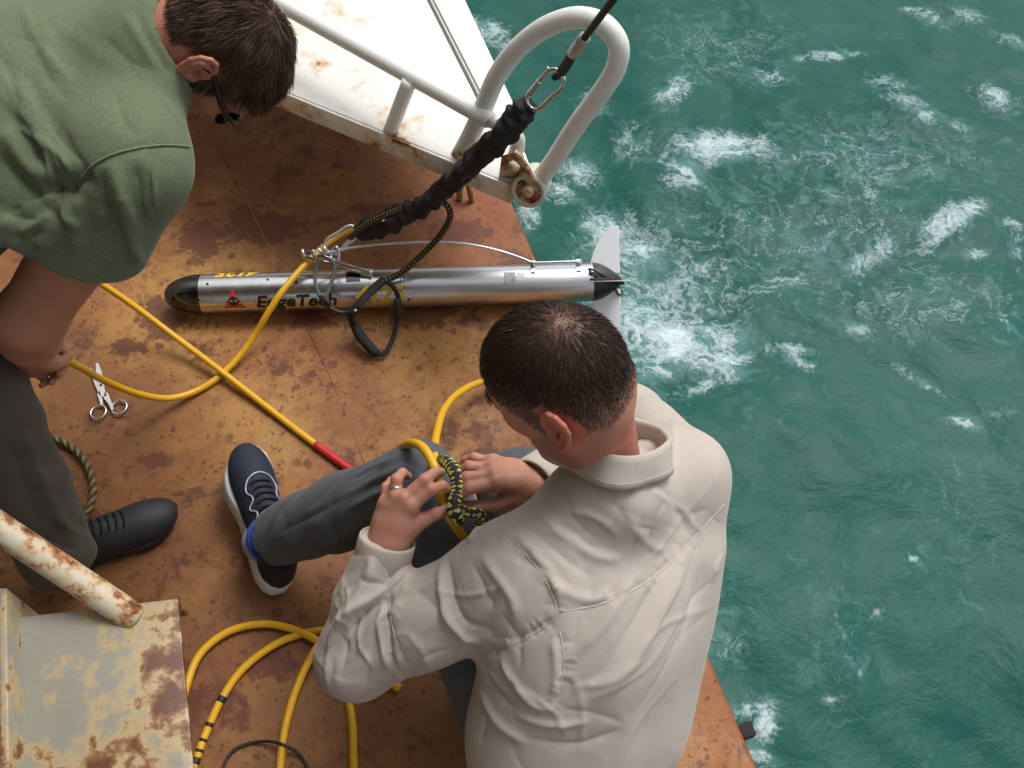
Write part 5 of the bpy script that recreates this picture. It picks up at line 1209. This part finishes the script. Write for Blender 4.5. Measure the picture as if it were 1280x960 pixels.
# =================================================================== THE BENDING PERSON IN THE GREEN SHIRT
M_GREEN = m_cloth('heather_green_jersey', (.140, .170, .098), .12, 700, .50, .95, .15, .10)
M_OLIVT = m_cloth('dark_olive_trousers', (.088, .076, .062), .2, 700, .2, .9, .1, .2)
M_SKIN2 = m_skin('tanned_skin', (.42, .195, .130), (.46, .125, .085))
def build_green():
    GP = A_((-1.03, 1.03, .84)); GN = W(174, 64, 1.005); SR = W(160, 208, .955); SL = SR + A_((.02, .385, .06))
    ER, WR = W(38, 398, .70), W(36, 442, .50)
    EL, WL = A_((-.62, 1.42, .72)), A_((-.85, 1.30, .56))
    HRj, HLj = GP + A_((0.02, -.10, -.03)), GP + A_((-.02, .10, -.03))
    KR, AR = W(-22, 500, .46), W(70, 690, .115)
    KL, AL = A_((-1.18, 1.20, .46)), A_((-1.32, 1.12, .10))
    T = nrm(GN - GP); lat = nrm(SL - SR); lat = nrm(lat - np.dot(lat, T) * T); dep = np.cross(T, lat); dep = dep if dep[2] > 0 else -dep   # dep: out of the back
    R = np.stack([lat, dep, T], 1)
    hc = W(269, 66, .985); hf = nrm((.12, -.20, -.97)); hu = nrm((.95, .05, .15))
    HP, HR_, HL_ = head_prims(hc, hf, hu, .90)
    J = [[W(58, 452, .475), W(68, 456, .455), W(78, 452, .44), W(86, 446, .432)],
         [W(52, 440, .455), W(74, 434, .430), W(84, 444, .415), W(80, 456, .42)],
         [W(48, 450, .440), W(70, 448, .405), W(80, 458, .395), W(74, 468, .405)],
         [W(42, 458, .430), W(62, 462, .392), W(70, 470, .385), W(64, 478, .395)],
         [W(36, 462, .425), W(52, 470, .390), W(58, 477, .385), W(52, 482, .395)]]
    prims = HP + [rc(HL_(-.035, 0, -.045), GN, .054, .050, .03), rc(HL_(.0, 0, -.065), GN - dep * .05, .042, .042, .03), rc(GN - dep * .03, GP - dep * .02, .05, .05, .03), rc(SL - dep * .02, SR - dep * .02, .035, .035, .03),
                  rc(SR, SR * .5 + ER * .5, .052, .056, .02), rc(SR * .5 + ER * .5, ER, .056, .050, .02), rc(ER, ER * .55 + WR * .45, .053, .048, .02), rc(ER * .55 + WR * .45, WR, .048, .031, .02), rc(SL, EL, .046, .04, .02), rc(EL, WL, .04, .028, .02), rc(WL, WL + A_((-.05, -.06, -.07)), .03, .028, .02),
                  rc(HRj, KR, .05, .045, .02), rc(KR, AR, .045, .034, .01), rc(HLj, KL, .05, .045, .02), rc(KL, AL, .045, .034, .01)]
    prims += hand_prims(WR, J)
    pts = np.array([SL, SR, ER, EL, WL, GP, hc, KR, KL, AR, AL])
    V, Fc = sdf_mesh(prims, pts.min(0) - .17, pts.max(0) + .17, .0027)
    V = relax(V, Fc, 1)
    body = mk('person', V, Fc, M_SKIN2)
    tag(body, 'person with brown hair, glasses and green T-shirt bending over the deck at left', 'person')
    q = (V - hc) @ HR_ / .90; x, y, z = q.T; ay = np.abs(y); inhead = np.linalg.norm(q, axis=1) < .2
    ear = inhead & (ay > .071) & (np.abs(x + .022) < .05) & (np.abs(z + .012) < .055) & (ay > .0735 + .1 * np.clip(z, 0, 1))
    nz = vnoise(q, 50)
    line = np.interp(x, [-.12, -.075, -.045, -.034, -.012, .008, .020, .035, .06, .088, .12], [-.034, -.034, -.022, .012, .036, -.030, -.030, .020, .045, .055, .06])
    hair = inhead & (z > line + nz * .006) & ~ear
    st = np.clip((z - line) / .012 + .4 + nz * .6, 0, 1) * inhead * ~ear
    beard = inhead & (x > -.002) & (z < -.025) & (x < .1)
    vattr(body, 'stubble', np.maximum(st, np.where(beard, .30, 0))); vattr(body, 'nail', np.zeros(len(V)))
    vattr(body, 'red', np.where(ear, .35, 0) + np.clip(1 - np.abs(z + .08) / .08, 0, 1) * inhead * (x < .04) * .3)
    N = normals(V, Fc)
    pool = np.where(hair)[0]; nS = 17000
    pick = pool[RNG.integers(0, len(pool), nS)]; rt = V[pick] + RNG.normal(size=(nS, 3)) * .001; nn = N[pick]; ql = q[pick]
    wh = A_((-.060, -.004, .105)); flow = ql - wh; flow[:, 2] -= .015; flow = flow @ HR_.T
    cl = np.stack([vnoise(ql, 26, o, 2) for o in (1.0, 7.0, 13.0)], 1) * .75
    flow -= (flow * nn).sum(1)[:, None] * nn; flow /= np.maximum(np.linalg.norm(flow, axis=1), 1e-6)[:, None]
    dr = flow * .75 + nn * .65 + cl * .5 + RNG.normal(size=(nS, 3)) * .10; dr /= np.linalg.norm(dr, axis=1)[:, None]
    bd = flow * 1.0 - nn * .25 + cl * .9 + RNG.normal(size=(nS, 3)) * .10
    front = np.clip((ql[:, 0] - .01) / .06, 0, 1); low = np.clip((.02 - ql[:, 2]) / .05, 0, 1)
    ln = (.024 + .002 * front - .013 * low) * RNG.uniform(.7, 1.15, nS)
    clump = vnoise(ql, 60, 3.0, 2)
    cols = A_([.076, .043, .028]) * (RNG.uniform(.55, 1.5, nS) * (1 + clump * .8))[:, None]
    strands('hair', rt, dr, ln, .00055, np.clip(cols, .003, 1), body, 5, bd)
    # glasses
    M_GL = m_plain('black_acetate', (.008, .008, .009), .25); gl = MT('glasses_lens'); gl.set(color=(.012, .012, .014), rough=.06)
    fr = None
    for s in (-1, 1):
        P = [HL_(.104 - .010 * (abs(yy) / .06), s * yy, zz) for yy, zz in ((.011, .002), (.018, .013), (.036, .015), (.054, .011), (.058, -.006), (.050, -.021), (.032, -.024), (.016, -.016))]
        o = tube('glasses_frame', P, .0030, M_GL, body if fr is None else fr, n=5, sides=8, closed=True); fr = fr or o
        mk('lens', P, [tuple(range(len(P)))], gl.m, fr, smooth=False)
        tube('temple', [HL_(.100, s * .060, .008), HL_(.075, s * .075, .008), HL_(.03, s * .082, .010), HL_(-.006, s * .083, .014), HL_(-.020, s * .085, .006), HL_(-.028, s * .083, -.012)], [.0042, .0036, .0030, .0030, .003, .003], M_GL, fr, n=6, sides=8, flat=1.5)
    tube('bridge', [HL_(.110, -.011, .004), HL_(.114, 0, .008), HL_(.110, .011, .004)], .0026, M_GL, fr, n=5, sides=8)
    # T-shirt
    mid = (SL + SR) / 2; UA = nrm(ER - SR); cutp = W(88, 330, .80)
    sp = [el(mid - T * .175 - dep * .01, (.205, .125, .165), R, .05), el(GP + T * .20, (.215, .160, .24), R, .06), el(GP, (.20, .16, .18), R, .05),
          rc(SR, mid + (GN - mid) * .3, .068, .058, .05), rc(SL, mid + (GN - mid) * .5, .078, .070, .05), rc(mid + (GN - mid) * .3, GN - T * .045, .064, .044, .05),
          rc(SR, SR + UA * .15, .080, .094, .045), rc(SL, SL + nrm(EL - SL) * .20, .08, .085, .045), rc(SR - T * .12 - dep * .02, GP + A_((.1, -.14, 0)), .06, .05, .05)]
    def cuff(w, d, lim):
        w = np.asarray(w, np.float32); d = np.asarray(nrm(d), np.float32)
        return (lambda P: np.maximum(-((P - w) @ d), np.linalg.norm(P - (w + d * .07), axis=1) - lim), .002, True)
    hemP = SR + UA * .150
    sp += [cuff(hemP, nrm(UA + A_((.0, 0, -.25))), .135), cuff(SL + nrm(EL - SL) * .2, EL - SL, .13), sub(rc(hemP - UA * .08, hemP + UA * .05, .060, .088, .003)),
           sub(rc(GN + T * .005 - dep * .01, GN + T * .2 - dep * .06, .064, .085, .006)), half(GP - T * .17, -T, .004)]
    V, Fc = sdf_mesh(sp, np.array([SL, SR, ER, EL, GP]).min(0) - .22, np.array([SL, SR, GN, GP]).max(0) + .22, .0038)
    N = normals(V, Fc); tr = bvh(V, Fc)
    V = V + N * (vnoise(V @ R, (8, 8, 4), 1.0, 2) * .005)[:, None]
    V = fold_disp(V, N, tr, [([(0, 85), (40, 140), (75, 200), (95, 230)], .008, .014), ([(0, 120), (30, 165), (60, 215)], -.008, .011), ([(0, 155), (25, 195), (55, 230)], .009, .012), ([(0, 190), (25, 225), (50, 250)], -.009, .010), ([(30, 90), (70, 150), (100, 205)], -.005, .012),
        ([(55, 225), (75, 238), (100, 225), (115, 215)], -.013, .014), ([(0, 270), (30, 255), (60, 240), (80, 232)], -.010, .014), ([(140, 200), (150, 250), (165, 310), (168, 340)], .009, .010), ([(125, 210), (132, 260), (145, 310)], -.007, .010), ([(185, 195), (190, 240), (190, 275)], .006, .008), ([(170, 200), (178, 250), (180, 290)], -.006, .009), ([(100, 235), (95, 280), (90, 320)], .007, .011), ([(60, 265), (55, 295), (50, 315)], .006, .010),
        ([(165, 5), (180, 40), (205, 80), (218, 98)], -.005, .008), ([(155, 15), (175, 50), (200, 90)], .004, .008), ([(200, 120), (215, 140), (232, 170)], .003, .008),
        ([(100, 222), (140, 195), (190, 183), (236, 184)], -.003, .0055)])
    rr = random.Random(5); FE = []
    for (u0, v0, su, sv, ang, da, ln0, n_, am) in [(60, 160, 50, 60, 55, 14, 110, 12, .005), (150, 260, 40, 40, 75, 14, 80, 12, .005), (120, 90, 60, 50, 50, 30, 80, 10, .003), (40, 280, 30, 25, 150, 25, 60, 8, .006)]:
        for _ in range(n_):
            u, v = rr.gauss(u0, su), rr.gauss(v0, sv); t = rad(rr.gauss(ang, da)); l = ln0 * rr.uniform(.5, 1.2) / 2; b = rr.uniform(-.2, .2) * l
            FE.append(([(u - l * math.cos(t), v - l * math.sin(t)), (u + b * math.sin(t), v - b * math.cos(t)), (u + l * math.cos(t), v + l * math.sin(t))], am * rr.choice((-1, 1)) * rr.uniform(.5, 1.1), rr.uniform(.005, .010)))
    V = fold_disp(V, normals(V, Fc), bvh(V, Fc), FE)
    shirt = mk('t_shirt', V, Fc, M_GREEN, body)
    tr = bvh(V, Fc)
    rib(tr, 'seam', [(100, 222), (120, 203), (140, 193), (165, 186), (190, 182), (215, 181), (236, 183)], .0024, M_GREEN, shirt, .0004, .5)
    # ribbed neckband
    c0 = GN + T * .006 - dep * .008; ax = nrm(T - dep * .30); lx = nrm(lat - np.dot(lat, ax) * ax); dx = np.cross(ax, lx)
    tube('neckband', [c0 + ax * -.010 + (.061 * math.cos(g)) * lx + (.059 * math.sin(g)) * dx for g in np.linspace(0, 2 * math.pi, 40, endpoint=False)], .011, M_GREEN, shirt, straight=True, closed=True, flat=.7, sides=10)
    # trousers
    tp = [el(GP - T * .06 - A_((0, 0, .02)), (.17, .13, .13), R, .03), rc(HRj, KR, .095, .082, .03), rc(KR, KR * .5 + AR * .5, .082, .078, .02), rc(KR * .5 + AR * .5, AR, .078, .074, .02), rc(HLj, KL, .095, .08, .03), rc(KL, AL, .08, .074, .02),
          half(AR + nrm(AR - KR) * .045, AR - KR, .003)]
    V, Fc = sdf_mesh(tp, np.array([HRj, HLj, KR, AR, KL, AL, GP]).min(0) - .19, np.array([HRj, HLj, KR, AR, KL, AL, GP]).max(0) + .19, .0045)
    N = normals(V, Fc); tr = bvh(V, Fc)
    V = V + N * (limb_noise(V, KR, AR, 17, 1.2, 2.0) * .007 + vnoise(V, 9) * .004)[:, None]
    V = fold_disp(V, N, tr, [([(20, 520), (45, 580), (70, 640), (100, 690)], .006, .011), ([(5, 540), (30, 600), (50, 660)], -.006, .010), ([(40, 660), (70, 680), (105, 690)], -.006, .008), ([(30, 690), (60, 700), (95, 705)], .006, .009), ([(60, 640), (85, 660), (105, 670)], .005, .007)])
    mk('trousers', V, Fc, M_OLIVT, body)
    # black shoes
    mats = dict(upper=m_plain('scuffed_black_leather', (.014, .015, .018), .6, 0, .4, 60, .6), sole=m_plain('black_rubber_sole', (.010, .010, .010), .7), lace=m_plain('black_lace', (.008, .008, .008), .8))
    shoe(body, W(52, 718, .004), W(226, 642, .004), A_((0, 0, 1)), -1, mats, Wd=.052, sole_h=.022, ankle_h=.085)
    shoe(body, A_((-1.42, 1.08, .004)), A_((-1.16, 1.19, .004)), A_((0, 0, 1)), 1, mats, Wd=.052, sole_h=.022, ankle_h=.085, laces=False, vox=.005)
build_green()
